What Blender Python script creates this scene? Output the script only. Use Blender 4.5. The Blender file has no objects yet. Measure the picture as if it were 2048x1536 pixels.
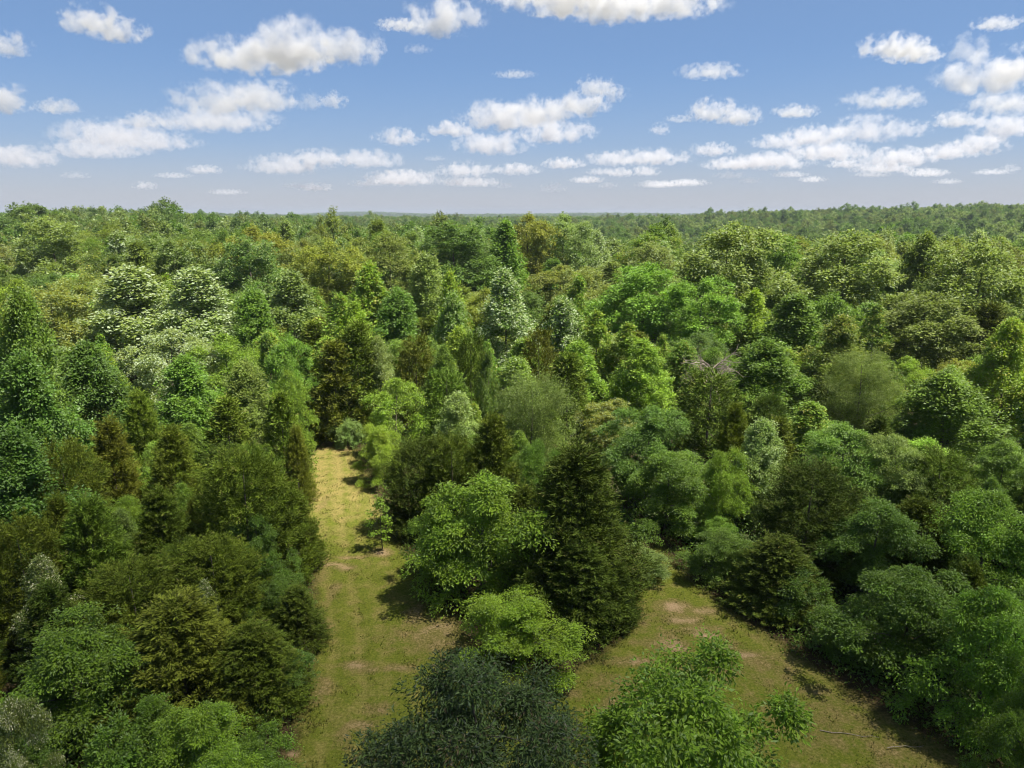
import bpy, math, random
import numpy as np
from mathutils import Vector, Matrix

scene = bpy.context.scene
# ------------------------------------------------------------------ camera
CAM_H = 20.0
PITCH = 13.5
FPX = 1409.0                       # focal length in pixels of a 2048 px wide frame
cam_data = bpy.data.cameras.new('camera')
cam_data.sensor_width = 36.0
cam_data.lens = 36.0 * FPX / 2048.0
cam_data.clip_start = 0.5
cam_data.clip_end = 120000.0
cam = bpy.data.objects.new('camera', cam_data)
scene.collection.objects.link(cam)
cam.location = (0, 0, CAM_H)
cam.rotation_euler = (math.radians(90 - PITCH), 0, 0)
scene.camera = cam
# ------------------------------------------------------------------ light
SUN_EL = math.radians(65)
SUN_AZ = math.radians(98)          # clockwise from the view direction (+Y)
world = bpy.data.worlds.new('World')
scene.world = world
world.use_nodes = True
wn = world.node_tree.nodes
wl = world.node_tree.links
wn.clear()
sky = wn.new('ShaderNodeTexSky')
sky.sky_type = 'NISHITA'
sky.sun_disc = False
sky.sun_elevation = SUN_EL
sky.sun_rotation = SUN_AZ
sky.altitude = 200
sky.air_density = 0.8
sky.dust_density = 0.8
sky.ozone_density = 2.0
bg = wn.new('ShaderNodeBackground')
bg.inputs['Strength'].default_value = 0.078
wo = wn.new('ShaderNodeOutputWorld')
# humid summer air: the clear sky pales to lavender towards the horizon, the same all the way round
wtc = wn.new('ShaderNodeTexCoord')
wsep = wn.new('ShaderNodeSeparateXYZ'); wl.new(wtc.outputs['Generated'], wsep.inputs[0])
wramp = wn.new('ShaderNodeValToRGB'); wl.new(wsep.outputs[2], wramp.inputs[0])
wramp.color_ramp.interpolation = 'B_SPLINE'
els = wramp.color_ramp.elements
SKY_COLS = [(0.0, (.40, .39, .44)), (0.035, (.37, .385, .455)), (0.09, (.225, .345, .53)), (0.2, (.117, .25, .515)), (0.4, (.18, .255, .40)), (1.0, (.22, .27, .35))]
while len(els) < len(SKY_COLS): els.new(0.5)
for e, (p, c) in zip(els, SKY_COLS):
    e.position = p; e.color = (*c, 1)
wsc = wn.new('ShaderNodeVectorMath'); wsc.operation = 'SCALE'
wsc.inputs['Scale'].default_value = 5.3
wl.new(wramp.outputs[0], wsc.inputs[0])
wmix = wn.new('ShaderNodeMix'); wmix.data_type = 'RGBA'
wmix.inputs[0].default_value = 0.85
wl.new(sky.outputs[0], wmix.inputs[6]); wl.new(wsc.outputs[0], wmix.inputs[7])
wl.new(wmix.outputs[2], bg.inputs[0])
wl.new(bg.outputs[0], wo.inputs[0])
sun_data = bpy.data.lights.new('sun', 'SUN')
sun_data.energy = 5.0
sun_data.angle = math.radians(0.55)
sun_data.color = (1.0, 0.96, 0.89)
sun = bpy.data.objects.new('sun', sun_data)
scene.collection.objects.link(sun)
sd = Vector((math.sin(SUN_AZ) * math.cos(SUN_EL), math.cos(SUN_AZ) * math.cos(SUN_EL), math.sin(SUN_EL)))
sun.rotation_euler = sd.to_track_quat('Z', 'Y').to_euler()
sun.location = (60, 20, 120)
vs = scene.view_settings
vs.view_transform = 'Standard'
vs.look = 'None'
vs.exposure = 1.5
vs.gamma = 1.0
vs.use_curve_mapping = False
cy = scene.cycles
cy.max_bounces = 16
cy.diffuse_bounces = 3
cy.glossy_bounces = 2
cy.transmission_bounces = 4
cy.transparent_max_bounces = 16
cy.volume_bounces = 8
cy.volume_step_rate = 1.0
cy.volume_max_steps = 128
cy.use_adaptive_sampling = True
cy.adaptive_threshold = 0.02
cy.filter_width = 1.05
cy.use_denoising = True
cy.caustics_reflective = False
cy.caustics_refractive = False

# ------------------------------------------------------------------ helpers
CP, SP = math.cos(math.radians(PITCH)), math.sin(math.radians(PITCH))
def ray(px, py):
    """direction of the sight line through a point of the 2048 x 1536 frame"""
    u, v = (px - 1024) / FPX, (768 - py) / FPX
    return Vector((u, CP + v * SP, -SP + v * CP))
def on_ground(px, py, z=0.0):
    d = ray(px, py)
    t = (z - CAM_H) / d.z
    return Vector((d.x * t, d.y * t, z))
def at_depth(px, py, Y):
    d = ray(px, py)
    t = Y / d.y
    return Vector((d.x * t, Y, CAM_H + d.z * t))
def project(p):
    x, y, z = p[0], p[1], p[2] - CAM_H
    f = y * CP - z * SP
    up = y * SP + z * CP
    return 1024 + FPX * x / f, 768 - FPX * up / f

def link(o, parent=None):
    scene.collection.objects.link(o)
    if parent is not None:
        o.parent = parent
    return o
def tag(o, label=None, cat=None, group=None, kind=None):
    if label: o['label'] = label
    if cat: o['category'] = cat
    if group: o['group'] = group
    if kind: o['kind'] = kind
    return o
def empty(name, loc, rz=0.0):
    o = bpy.data.objects.new(name, None)
    o.empty_display_size = 0.5
    o.location = loc
    o.rotation_euler = (0, 0, rz)
    return link(o)
def nmat(name):
    m = bpy.data.materials.new(name)
    m.use_nodes = True
    m.node_tree.nodes.clear()
    return m, m.node_tree.nodes, m.node_tree.links
def math_node(n, l, op, a, b=None, clamp=False):
    m = n.new('ShaderNodeMath'); m.operation = op; m.use_clamp = clamp
    for i, v in enumerate((a, b)):
        if v is None: continue
        if isinstance(v, (int, float)): m.inputs[i].default_value = v
        else: l.new(v, m.inputs[i])
    return m.outputs[0]
# ------------------------------------------------------------------ clouds
def cloud_material():
    m, n, l = nmat('cloud_vapour')
    out = n.new('ShaderNodeOutputMaterial')
    tc = n.new('ShaderNodeTexCoord')
    geo = n.new('ShaderNodeNewGeometry')
    oi = n.new('ShaderNodeObjectInfo')
    sep = n.new('ShaderNodeSeparateColor')
    l.new(oi.outputs['Color'], sep.inputs[0])
    # radial fall-off of the puff, flatter towards its base
    xyz = n.new('ShaderNodeSeparateXYZ'); l.new(tc.outputs['Object'], xyz.inputs[0])
    zneg = math_node(n, l, 'MINIMUM', xyz.outputs[2], 0.0)
    zz = math_node(n, l, 'ADD', xyz.outputs[2], math_node(n, l, 'MULTIPLY', zneg, 0.7))
    cmb = n.new('ShaderNodeCombineXYZ')
    l.new(xyz.outputs[0], cmb.inputs[0]); l.new(xyz.outputs[1], cmb.inputs[1]); l.new(zz, cmb.inputs[2])
    ln = n.new('ShaderNodeVectorMath'); ln.operation = 'LENGTH'; l.new(cmb.outputs[0], ln.inputs[0])
    body = math_node(n, l, 'SUBTRACT', 1.0, ln.outputs['Value'])
    # billows: noise in metres, scaled by the puff's own height (colour red = 10 / height)
    k = math_node(n, l, 'MULTIPLY', sep.outputs[0], 0.10)
    sc = n.new('ShaderNodeVectorMath'); sc.operation = 'SCALE'
    l.new(geo.outputs['Position'], sc.inputs[0]); l.new(k, sc.inputs['Scale'])
    no = n.new('ShaderNodeTexNoise'); no.inputs['Scale'].default_value = 1.7
    no.inputs['Detail'].default_value = 6.0; no.inputs['Roughness'].default_value = 0.6
    l.new(sc.outputs[0], no.inputs['Vector'])
    nz = math_node(n, l, 'MULTIPLY', math_node(n, l, 'SUBTRACT', no.outputs['Fac'], 0.555), 4.6)
    d0 = math_node(n, l, 'ADD', math_node(n, l, 'MULTIPLY', body, 1.35), nz)
    d1 = math_node(n, l, 'SUBTRACT', d0, 0.16)
    # thin out to nothing at the outer skin so that the domain never shows
    skin = math_node(n, l, 'MULTIPLY', body, 5.0, clamp=True)
    d2 = math_node(n, l, 'MULTIPLY', d1, 2.2, clamp=True)
    d3 = math_node(n, l, 'MULTIPLY', d2, skin, clamp=True)
    d3 = math_node(n, l, 'MULTIPLY', d3, d3)
    dens = math_node(n, l, 'MULTIPLY', math_node(n, l, 'MULTIPLY', d3, sep.outputs[0]), sep.outputs[1])
    pv = n.new('ShaderNodeVolumePrincipled')
    pv.inputs['Color'].default_value = (.715, .71, .715, 1)
    pv.inputs['Anisotropy'].default_value = 0.25
    l.new(dens, pv.inputs['Density'])
    l.new(pv.outputs[0], out.inputs['Volume'])
    try: m.cycles.volume_step_rate = 1.0
    except Exception: pass
    return m
CLOUD_MAT = cloud_material()
def puff_mesh():
    import bmesh
    bm = bmesh.new(); bmesh.ops.create_icosphere(bm, subdivisions=3, radius=1.0)
    me = bpy.data.meshes.new('puff'); bm.to_mesh(me); bm.free()
    me.materials.append(CLOUD_MAT)
    return me
PUFF = puff_mesh()
CLOUDS = [
 # label, [(x, y, width, height, density)] in frame pixels, one entry for each puff
 ('long puffy white cloud high over the lane, largest of the upper clouds', [(530,118,270,70,1),(590,98,170,100,1.3),(690,105,150,70,1)]),
 ('compact slanting white cloud near the upper left corner', [(180,45,110,60,1.1),(235,66,110,50,1)]),
 ('small cloud cut by the left edge, uppermost of those on that edge', [(12,95,90,50,.8)]),
 ('rounded white cloud touching the upper frame with a thin tail on its left', [(885,44,140,80,1.2),(800,52,90,22,.6)]),
 ('broad white cloud cut off by the top edge', [(1130,0,260,60,1.1),(1220,20,200,60,1.2),(1340,12,190,56,.9)]),
 ('small white cloud cut by the left edge below the uppermost one', [(12,205,90,60,.9)]),
 ('faint little cloud beside the second cloud on the left edge', [(118,217,90,32,.5)]),
 ('wide soft layered cloud below the long puffy one', [(450,205,200,70,.7),(530,200,160,60,.8),(430,245,240,52,.5)]),
 ('spreading grey white cloud at the lower left of the layered one', [(215,272,200,55,.6),(290,285,200,46,.5),(190,302,200,38,.45)]),
 ('small rounded cloud wedged above the spreading grey white one', [(288,246,86,38,.7)]),
 ('tiny round cloud just right of the layered cloud', [(666,203,56,36,.6),(620,208,50,36,.25)]),
 ('low white cloud on the left edge, nearest the treeline there', [(35,318,150,50,.8)]),
 ('small flat cloud left of the central cloud group', [(800,278,100,36,.6)]),
 ('small puff at the left end of the central cloud group', [(905,261,90,34,.9)]),
 ('largest white cloud of the central group, piled above the others', [(1010,238,170,60,1.1),(1090,228,150,56,1),(1165,214,100,52,1)]),
 ('white cloud tucked under the right part of the largest central one', [(1110,268,150,50,.9)]),
 ('ragged small cloud up and right of the central group', [(1190,178,84,42,.7),(1228,190,54,36,.6)]),
 ('flat white cloud under the left half of the central group', [(985,292,150,48,.8)]),
 ('long row of low white puffs above the lane axis', [(570,334,150,44,.6),(640,322,120,40,.7),(735,322,130,40,.6)]),
 ('low flat bright cloud just below and right of the long puff row', [(805,360,150,34,.8)]),
 ('low white cloud between the central group and the treeline', [(930,343,110,34,.8),(940,366,120,22,.5)]),
 ('faint torn wisp high in the right half', [(1420,146,120,32,.4)]),
 ('bright isolated cumulus in the open blue right of centre', [(1425,228,90,52,1.1),(1478,236,84,44,1)]),
 ('tiny faint puff left of the bright isolated cumulus', [(1320,262,44,26,.4)]),
 ('small thin cloud right of the bright isolated cumulus', [(1592,226,84,28,.6)]),
 ('bright white cloud with a pointed right end high at the right', [(1785,100,130,50,1.2),(1825,112,110,36,1)]),
 ('thin hazy cloud below the bright pointed one', [(1745,205,120,44,.35),(1795,202,110,44,.4)]),
 ('big white cloud filling the right edge', [(1965,160,170,80,1.1),(2040,140,130,80,1),(1935,105,70,60,.4)]),
 ('grey based cloud right under the big one on the right edge', [(2010,212,150,48,.6)]),
 ('small low cloud left of the right edge cloud pile', [(1908,243,96,34,.7)]),
 ('thin scrap of cloud near the upper right corner', [(1995,50,90,28,.5)]),
 ('long low cloud right of centre, two thirds of the way across', [(1560,286,110,32,.6),(1630,276,130,44,.8)]),
 ('tall small cloud above the long low one', [(1735,265,140,56,.7)]),
 ('small cloud at the right shoulder of the tall small one', [(1815,262,86,36,.5)]),
 ('rounded cloud on the right edge, third down', [(2020,258,140,60,.9)]),
 ('small bright puff below the isolated cumulus', [(1430,303,76,30,.8)]),
 ('smooth low white cloud under the tall small one', [(1655,307,160,40,.9)]),
 ('long flat white cloud below the small bright puff', [(1470,330,120,28,.7),(1545,326,150,38,.8)]),
 ('tiny flat cloud under the smooth low white one', [(1690,329,70,20,.7)]),
 ('low white cloud left of the lowest right edge cloud', [(1800,318,150,40,.8),(1770,338,130,22,.5)]),
 ('humped low cloud rising towards the right edge', [(1900,306,110,34,.8),(1955,294,110,44,.9)]),
 ('small flat bright cloud below the central group', [(1128,329,80,24,.8)]),
 ('long low cloud between the centre and the isolated cumulus', [(1235,320,120,34,.6),(1310,318,130,36,.7)]),
 ('little cloud just right of the low central one', [(1035,341,90,26,.7)]),
 ('pair of tiny clouds under the long low one', [(1240,347,60,22,.6),(1290,345,60,22,.6)]),
 ('thin low streak of cloud close above the far hills', [(1320,370,90,16,.6),(1375,367,80,16,.6)]),
 ('tiny streak of cloud above the radio mast hills', [(1175,361,66,15,.6)]),
 ('tiny flat cloud low over the left woods', [(410,341,70,20,.5)]),
 ('tiny pale cloud just above the left treeline', [(290,373,46,18,.5)]),
 ('tiny cloud under the long puff row', [(630,376,66,18,.6)]),
 ('tiny speck of cloud low at the right', [(1625,360,50,14,.5)]),
 ('small flat cloud low at the far right', [(1855,347,84,18,.5)]),
]
rc = random.Random(9)
SCRAP_LABEL = {}
SMALL = [(150,352),(205,345),(345,352),(480,352),(455,385),(545,384),(595,372),(700,345),(735,368),(875,392),(1010,372),(1065,352),(1105,378),(1090,345),(1205,345),(1150,388),(1215,372),(1400,372),(1460,352),(1440,385),(1500,362),(1560,378),(1580,350),(1700,362),(1745,350),(1790,372),(1895,364),(1940,352),(1985,345),(1930,338),(2020,338),(1690,350),(870,318),(820,325),(715,318),(1300,300),(1400,300),(1250,145),(835,100),(770,125),(1360,240),(1210,120),(1030,150)]
ORD = ['leftmost', 'second', 'third', 'fourth', 'fifth', 'sixth', 'seventh', 'eighth', 'ninth', 'tenth', 'eleventh', 'twelfth', 'thirteenth', 'fourteenth', 'fifteenth', 'sixteenth', 'seventeenth', 'eighteenth', 'nineteenth', 'twentieth', 'twenty first', 'twenty second', 'twenty third', 'twenty fourth', 'twenty fifth']
TIERS = [('torn cloud scrap in the open blue, %s from the left', lambda y: y < 290), ('faint cloud scrap of the upper hazy band, %s from the left', lambda y: 290 <= y < 356), ('faint cloud scrap just above the skyline haze, %s from the left', lambda y: y >= 356)]
SMALL = SMALL[::2]
for tl, tf in TIERS:
    for k, (x, y) in enumerate(sorted(q for q in SMALL if tf(q[1]))):
        SCRAP_LABEL[(x, y)] = (tl % ORD[k]).replace('leftmost from the left', 'leftmost of them')
for (x, y) in SMALL:
    CLOUDS.append((SCRAP_LABEL[(x, y)], [(x, y, rc.uniform(34, 78), rc.uniform(12, 22) if y > 300 else rc.uniform(14, 24), rc.uniform(.12, .3))]))
def build_clouds():
    rnd = random.Random(4)
    for label, puffs in CLOUDS:
        root = None
        for (x, y, w, h, dn) in puffs:
            d = ray(x, y + h * 0.35)
            el = max(d.z / d.y, math.tan(math.radians(2.2)))
            Y = min(1000.0 / el, 16000.0)
            c = at_depth(x, y, Y)
            s = Y / FPX / CP
            W, Hh = w * s * 0.5 * 1.30, h * s * 0.5 * 1.42
            if root is None:
                root = empty('cloud', c)
                tag(root, label, 'cloud', 'faint small cloud scraps' if 'scrap' in label and 'thin' not in label else 'fair weather clouds')
            o = bpy.data.objects.new('puff', PUFF)
            link(o, root)
            o.location = Vector(c) - root.location
            o.scale = (W, max(W * 0.6, Hh), Hh)
            o.color = (10.0 / Hh, 0.145 * dn, rnd.random(), 1)
build_clouds()
# ------------------------------------------------------------------ terrain
def sstep(a, b, v):
    t = np.clip((v - a) / (b - a), 0, 1)
    return t * t * (3 - 2 * t)
def terrain(x, y):
    x = np.asarray(x, float); y = np.asarray(y, float)
    r = np.hypot(x, y)
    g = lambda cx, cy_, sx, sy: np.exp(-((x - cx) / sx) ** 2 - ((y - cy_) / sy) ** 2)
    z = 4.5 * g(-190, 330, 170, 120) - 17.0 * g(190, 270, 120, 110) + 15.0 * g(560, 800, 330, 260)
    z = z - 9.0 * g(60, 520, 200, 260) + 3 * g(-500, 700, 260, 200)
    z = z + 1.5 * np.sin(x / 61 + 1.1) * np.sin(y / 73 + .4) + 0.8 * np.sin(x / 29 + y / 41)
    far = sstep(900, 2600, r)
    z = z + far * (9 * np.sin(x / 510 + .6) * np.sin(y / 640 + 1.9) + 6 * np.sin(x / 230 + y / 420) - 7)
    z = z + sstep(3000, 5200, r) * (10 + 7 * np.sin(x / 900 + 2) + 4 * np.sin(x / 260)) * (1 - .7 * sstep(5600, 8000, r))
    return z * sstep(85, 190, r)

def grid_mesh(name, xs, ys, zf):
    X, Y = np.meshgrid(xs, ys)
    Z = zf(X, Y)
    v = np.stack([X, Y, Z], -1).reshape(-1, 3)
    nx, ny = len(xs), len(ys)
    i = (np.arange(ny - 1)[:, None] * nx + np.arange(nx - 1)[None, :]).reshape(-1)
    f = np.stack([i, i + 1, i + nx + 1, i + nx], -1)
    return v, f
def np_mesh(name, v, f, smooth=False, attrs=None):
    me = bpy.data.meshes.new(name)
    k = f.shape[1]
    me.vertices.add(len(v)); me.loops.add(f.size); me.polygons.add(len(f))
    me.vertices.foreach_set('co', np.ascontiguousarray(v, dtype=np.float32).ravel())
    me.loops.foreach_set('vertex_index', np.ascontiguousarray(f, dtype=np.int32).ravel())
    me.polygons.foreach_set('loop_start', np.arange(0, f.size, k, dtype=np.int32))
    me.polygons.foreach_set('use_smooth', np.full(len(f), smooth))
    me.update(calc_edges=True)
    for an, av in (attrs or {}).items():
        a = me.attributes.new(an, 'FLOAT', 'POINT')
        a.data.foreach_set('value', np.ascontiguousarray(av, dtype=np.float32))
    return me

def ramp(n, l, fac, stops, interp='LINEAR'):
    r = n.new('ShaderNodeValToRGB'); r.color_ramp.interpolation = interp
    e = r.color_ramp.elements
    while len(e) < len(stops): e.new(.5)
    for q, (p, c) in zip(e, stops):
        q.position = p; q.color = (*c, 1)
    l.new(fac, r.inputs[0])
    return r.outputs[0]
def noise(n, l, scale, detail=4, rough=.6, vec=None):
    t = n.new('ShaderNodeTexNoise'); t.inputs['Scale'].default_value = scale
    t.inputs['Detail'].default_value = detail; t.inputs['Roughness'].default_value = rough
    if vec is None:
        vec = n.new('ShaderNodeNewGeometry').outputs['Position']
    l.new(vec, t.inputs['Vector'])
    return t.outputs['Fac']
def mixc(n, l, fac, a, b):
    m = n.new('ShaderNodeMix'); m.data_type = 'RGBA'
    for i, v in ((0, fac), (6, a), (7, b)):
        if isinstance(v, (int, float)): m.inputs[i].default_value = v
        elif isinstance(v, tuple): m.inputs[i].default_value = (*v, 1)
        else: l.new(v, m.inputs[i])
    return m.outputs[2]
def attr(n, name, typ='GEOMETRY'):
    a = n.new('ShaderNodeAttribute'); a.attribute_name = name; a.attribute_type = typ
    return a
def surface(n, l, col, rough=.9, spec=.2, bump=None, dist=.05):
    b = n.new('ShaderNodeBsdfPrincipled')
    if isinstance(col, tuple): b.inputs['Base Color'].default_value = (*col, 1)
    else: l.new(col, b.inputs['Base Color'])
    b.inputs['Roughness'].default_value = rough
    b.inputs['Specular IOR Level'].default_value = spec
    if bump is not None:
        bn = n.new('ShaderNodeBump'); bn.inputs['Distance'].default_value = dist
        l.new(bump, bn.inputs['Height']); l.new(bn.outputs[0], b.inputs['Normal'])
    o = n.new('ShaderNodeOutputMaterial'); l.new(b.outputs[0], o.inputs[0])
    return b

def forest_floor_material():
    m, n, l = nmat('forest_floor')
    a = noise(n, l, .35, 5); b = noise(n, l, 6, 5)
    c = ramp(n, l, b, [(.3, (.02, .016, .007)), (.5, (.05, .036, .017)), (.7, (.085, .062, .03))])
    g = ramp(n, l, b, [(.3, (.02, .03, .01)), (.7, (.06, .09, .025))])
    col = mixc(n, l, math_node(n, l, 'MULTIPLY', math_node(n, l, 'SUBTRACT', a, .42), 5, clamp=True), c, g)
    surface(n, l, col, .95, .1, b, .08)
    return m
gs = np.sinh(np.linspace(-6.2, 6.2, 241)); gs = gs / gs.max() * 9000.0
gv, gf = grid_mesh('ground', gs, gs + 60, terrain)
ground = bpy.data.objects.new('ground', np_mesh('ground', gv, gf, True))
ground.data.materials.append(forest_floor_material())
tag(link(ground), kind='structure')

# ------------------------------------------------------------------ mown lane (two arms that meet in front)
LEFT_PX = [(628,884),(622,920),(613,960),(604,1020),(612,1060),(624,1105),(628,1180),(634,1250),(628,1320),(606,1400),(590,1470),(570,1545),(560,1640),(560,1800)]
ISLAND_PX = [(702,884),(722,920),(738,960),(752,1010),(780,1060),(806,1100),(842,1150),(880,1200),(918,1258),(960,1310),(1060,1352),(1150,1350),(1215,1310),(1245,1270),(1262,1200),(1268,1150),(1288,1105)]
RIGHT_PX = [(1318,1092),(1345,1135),(1392,1170),(1440,1212),(1500,1254),(1560,1296),(1640,1348),(1720,1405),(1800,1450),(1880,1490),(1980,1532),(2100,1590),(2300,1700)]
def lane_outline():
    pts = [on_ground(*p).xy for p in LEFT_PX[::-1]] + [on_ground(*p).xy for p in ISLAND_PX] + [on_ground(*p).xy for p in RIGHT_PX]
    return np.array([[p.x, p.y] for p in pts])
LANE = lane_outline()
def seg_dist(P, A, B):
    d = B - A
    t = np.clip(((P - A) @ d) / (d @ d + 1e-9), 0, 1)
    return np.hypot(*(P - (A + t[:, None] * d)).T)
def lane_signed(P):
    """metres inside (+) or outside (-) of the mown lane"""
    P = np.asarray(P, float)
    n = len(LANE)
    dist = np.full(len(P), 1e9); inside = np.zeros(len(P), bool)
    for i in range(n):
        A, B = LANE[i], LANE[(i + 1) % n]
        if i < n - 1:
            dist = np.minimum(dist, seg_dist(P, A, B))
        c = (A[1] > P[:, 1]) != (B[1] > P[:, 1])
        with np.errstate(divide='ignore', invalid='ignore'):
            xx = (B[0] - A[0]) * (P[:, 1] - A[1]) / (B[1] - A[1]) + A[0]
        inside ^= c & (P[:, 0] < xx)
    return np.where(inside, dist, -dist)
BARE = [(1345,1218,.9,.7,1),(1400,1226,.8,.35,1),(1300,1175,1.2,.5,.5),(1392,1262,1.2,.5,.7),(1330,1290,1.5,.6,.7),(1440,1300,.9,.35,.9),(1425,1325,.35,.35,1),(1490,1315,.9,.3,.8),(1560,1340,1.4,.6,.5),
        (1620,1385,1.2,.5,.5),(1350,1350,1.2,.7,.5),(1260,1330,1.6,.4,.6),(1230,1420,.9,.7,.6),(1720,1440,1.5,.6,.35),(1800,1510,1.5,.5,.5),
        (662,1132,1.3,.25,1),(632,1128,.5,1.0,1),(690,1138,.6,.35,1),(640,1160,.4,1.0,.5),(700,1118,1.0,.2,.6),(645,1012,.35,1.6,.5),(622,1002,.4,1.0,.8),(760,1108,.8,.6,.9),(640,893,1.2,1.0,.9),(690,900,.9,.9,.6),
        (870,1270,1.6,1.9,.62),(900,1300,1.4,1.0,.55),(830,1230,.8,1.4,.5),(710,1335,.8,.35,.9),(740,1345,.6,.3,.7),(800,1340,.9,.3,.6),(640,1390,.4,1.0,.6),(725,1455,.6,.35,.8),(585,1510,.35,.3,1),(760,1420,.7,.6,.5),(1150,1390,.8,.5,.5),
        (1365,1245,1.0,.5,1),(1415,1275,.7,.4,1),(1460,1312,1.1,.4,1),(1345,1300,.9,.5,.9),
        (1340,1260,3.2,2.6,.32),(1480,1330,4.5,2.2,.36),(1700,1440,5,2.4,.34),(1250,1380,3,1.6,.3),(860,1260,2.6,3.0,.36),(1850,1520,3,2,.42),(1560,1440,2.2,1.6,.25),
        (665,1190,.4,1.5,.5),(650,1260,.35,1.2,.4),(690,1480,.5,.8,.4)]
def lane_masks(P):
    bare = np.zeros(len(P))
    for (px, py, sx, sy, a) in BARE:
        c = on_ground(px, py)
        bare = np.maximum(bare, a * np.exp(-((P[:, 0] - c.x) / sx) ** 2 - ((P[:, 1] - c.y) / sy) ** 2))
    tr = np.zeros(len(P))
    yy = [on_ground(650, q).y for q in (884, 960, 1040, 1110, 1200, 1300, 1400, 1536)]
    for cols, w in (((643,640,637,645,658,668,662,640), 1.), ((675,679,683,690,708,722,726,716), 1.)):
        xx = [on_ground(c, q).x for c, q in zip(cols, (884, 960, 1040, 1110, 1200, 1300, 1400, 1536))]
        xc = np.interp(P[:, 1], yy[::-1], xx[::-1])
        tr = np.maximum(tr, w * np.exp(-((P[:, 0] - xc) / .28) ** 2))
        tr = np.maximum(tr, .62 * (.5 + .5 * np.cos((P[:, 0] - xc) * 6.283 / 1.15)) ** 3 * (np.abs(P[:, 0] - xc) < 2.6))
    q0, q1 = on_ground(1395, 1235), on_ground(1990, 1610)
    for off in (-.9, .9):
        tr = np.maximum(tr, .8 * np.exp(-(seg_dist(P, np.array([q0.x + off, q0.y]), np.array([q1.x + off, q1.y])) / .3) ** 2))
    return bare, tr
def lane_material():
    m, n, l = nmat('mown_grass_ground')
    inn = attr(n, 'inside').outputs['Fac']; bare = attr(n, 'bare').outputs['Fac']; track = attr(n, 'track').outputs['Fac']; far_ = attr(n, 'dry').outputs['Fac']
    fine = noise(n, l, 9, 6, .7); mid = noise(n, l, 1.1, 5, .65); big = noise(n, l, .28, 4); grit = noise(n, l, 38, 3, .7)
    green = ramp(n, l, fine, [(.3, (.0450, .0620, .0055)), (.5, (.0840, .0970, .0100)), (.72, (.1360, .1350, .0220))])
    straw = ramp(n, l, fine, [(.3, (0.0840, 0.0672, 0.0179)), (.5, (0.1568, 0.1260, 0.0364)), (.7, (0.2352, 0.1904, 0.0672))])
    soil = ramp(n, l, grit, [(.3, (.15, .098, .048)), (.5, (.25, .170, .092)), (.7, (.33, .24, .145))])
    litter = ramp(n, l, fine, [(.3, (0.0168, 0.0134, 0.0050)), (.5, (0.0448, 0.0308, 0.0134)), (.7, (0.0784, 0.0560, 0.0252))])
    dryf = math_node(n, l, 'ADD', math_node(n, l, 'MULTIPLY', math_node(n, l, 'SUBTRACT', mid, .50), 3.0), math_node(n, l, 'ADD', math_node(n, l, 'MULTIPLY', track, .5), math_node(n, l, 'MULTIPLY', far_, .5)), clamp=True)
    c = mixc(n, l, dryf, green, straw)
    nse = math_node(n, l, 'ADD', math_node(n, l, 'MULTIPLY', math_node(n, l, 'SUBTRACT', mid, .5), 2.0), math_node(n, l, 'MULTIPLY', math_node(n, l, 'SUBTRACT', fine, .5), 1.6))
    thatch = math_node(n, l, 'MULTIPLY', math_node(n, l, 'SUBTRACT', math_node(n, l, 'ADD', math_node(n, l, 'MULTIPLY', bare, 1.5), nse), .12), 2.0, clamp=True)
    thatch = math_node(n, l, 'MULTIPLY', thatch, math_node(n, l, 'MULTIPLY', bare, 4, clamp=True))
    c = mixc(n, l, math_node(n, l, 'MULTIPLY', thatch, .55), c, ramp(n, l, fine, [(.3, (0.0672, 0.0448, 0.0168)), (.5, (0.1288, 0.0896, 0.0364)), (.7, (0.1904, 0.1400, 0.0616))]))
    bf = math_node(n, l, 'MULTIPLY', math_node(n, l, 'SUBTRACT', math_node(n, l, 'ADD', bare, math_node(n, l, 'MULTIPLY', nse, .8)), .50), 1.7, clamp=True)
    bf = math_node(n, l, 'MULTIPLY', bf, math_node(n, l, 'MULTIPLY', bare, 3, clamp=True))
    c = mixc(n, l, bf, c, soil)
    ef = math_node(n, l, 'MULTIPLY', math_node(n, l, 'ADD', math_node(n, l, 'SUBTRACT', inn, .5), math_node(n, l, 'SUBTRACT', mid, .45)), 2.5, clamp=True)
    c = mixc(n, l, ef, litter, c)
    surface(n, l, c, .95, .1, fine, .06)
    return m
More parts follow.
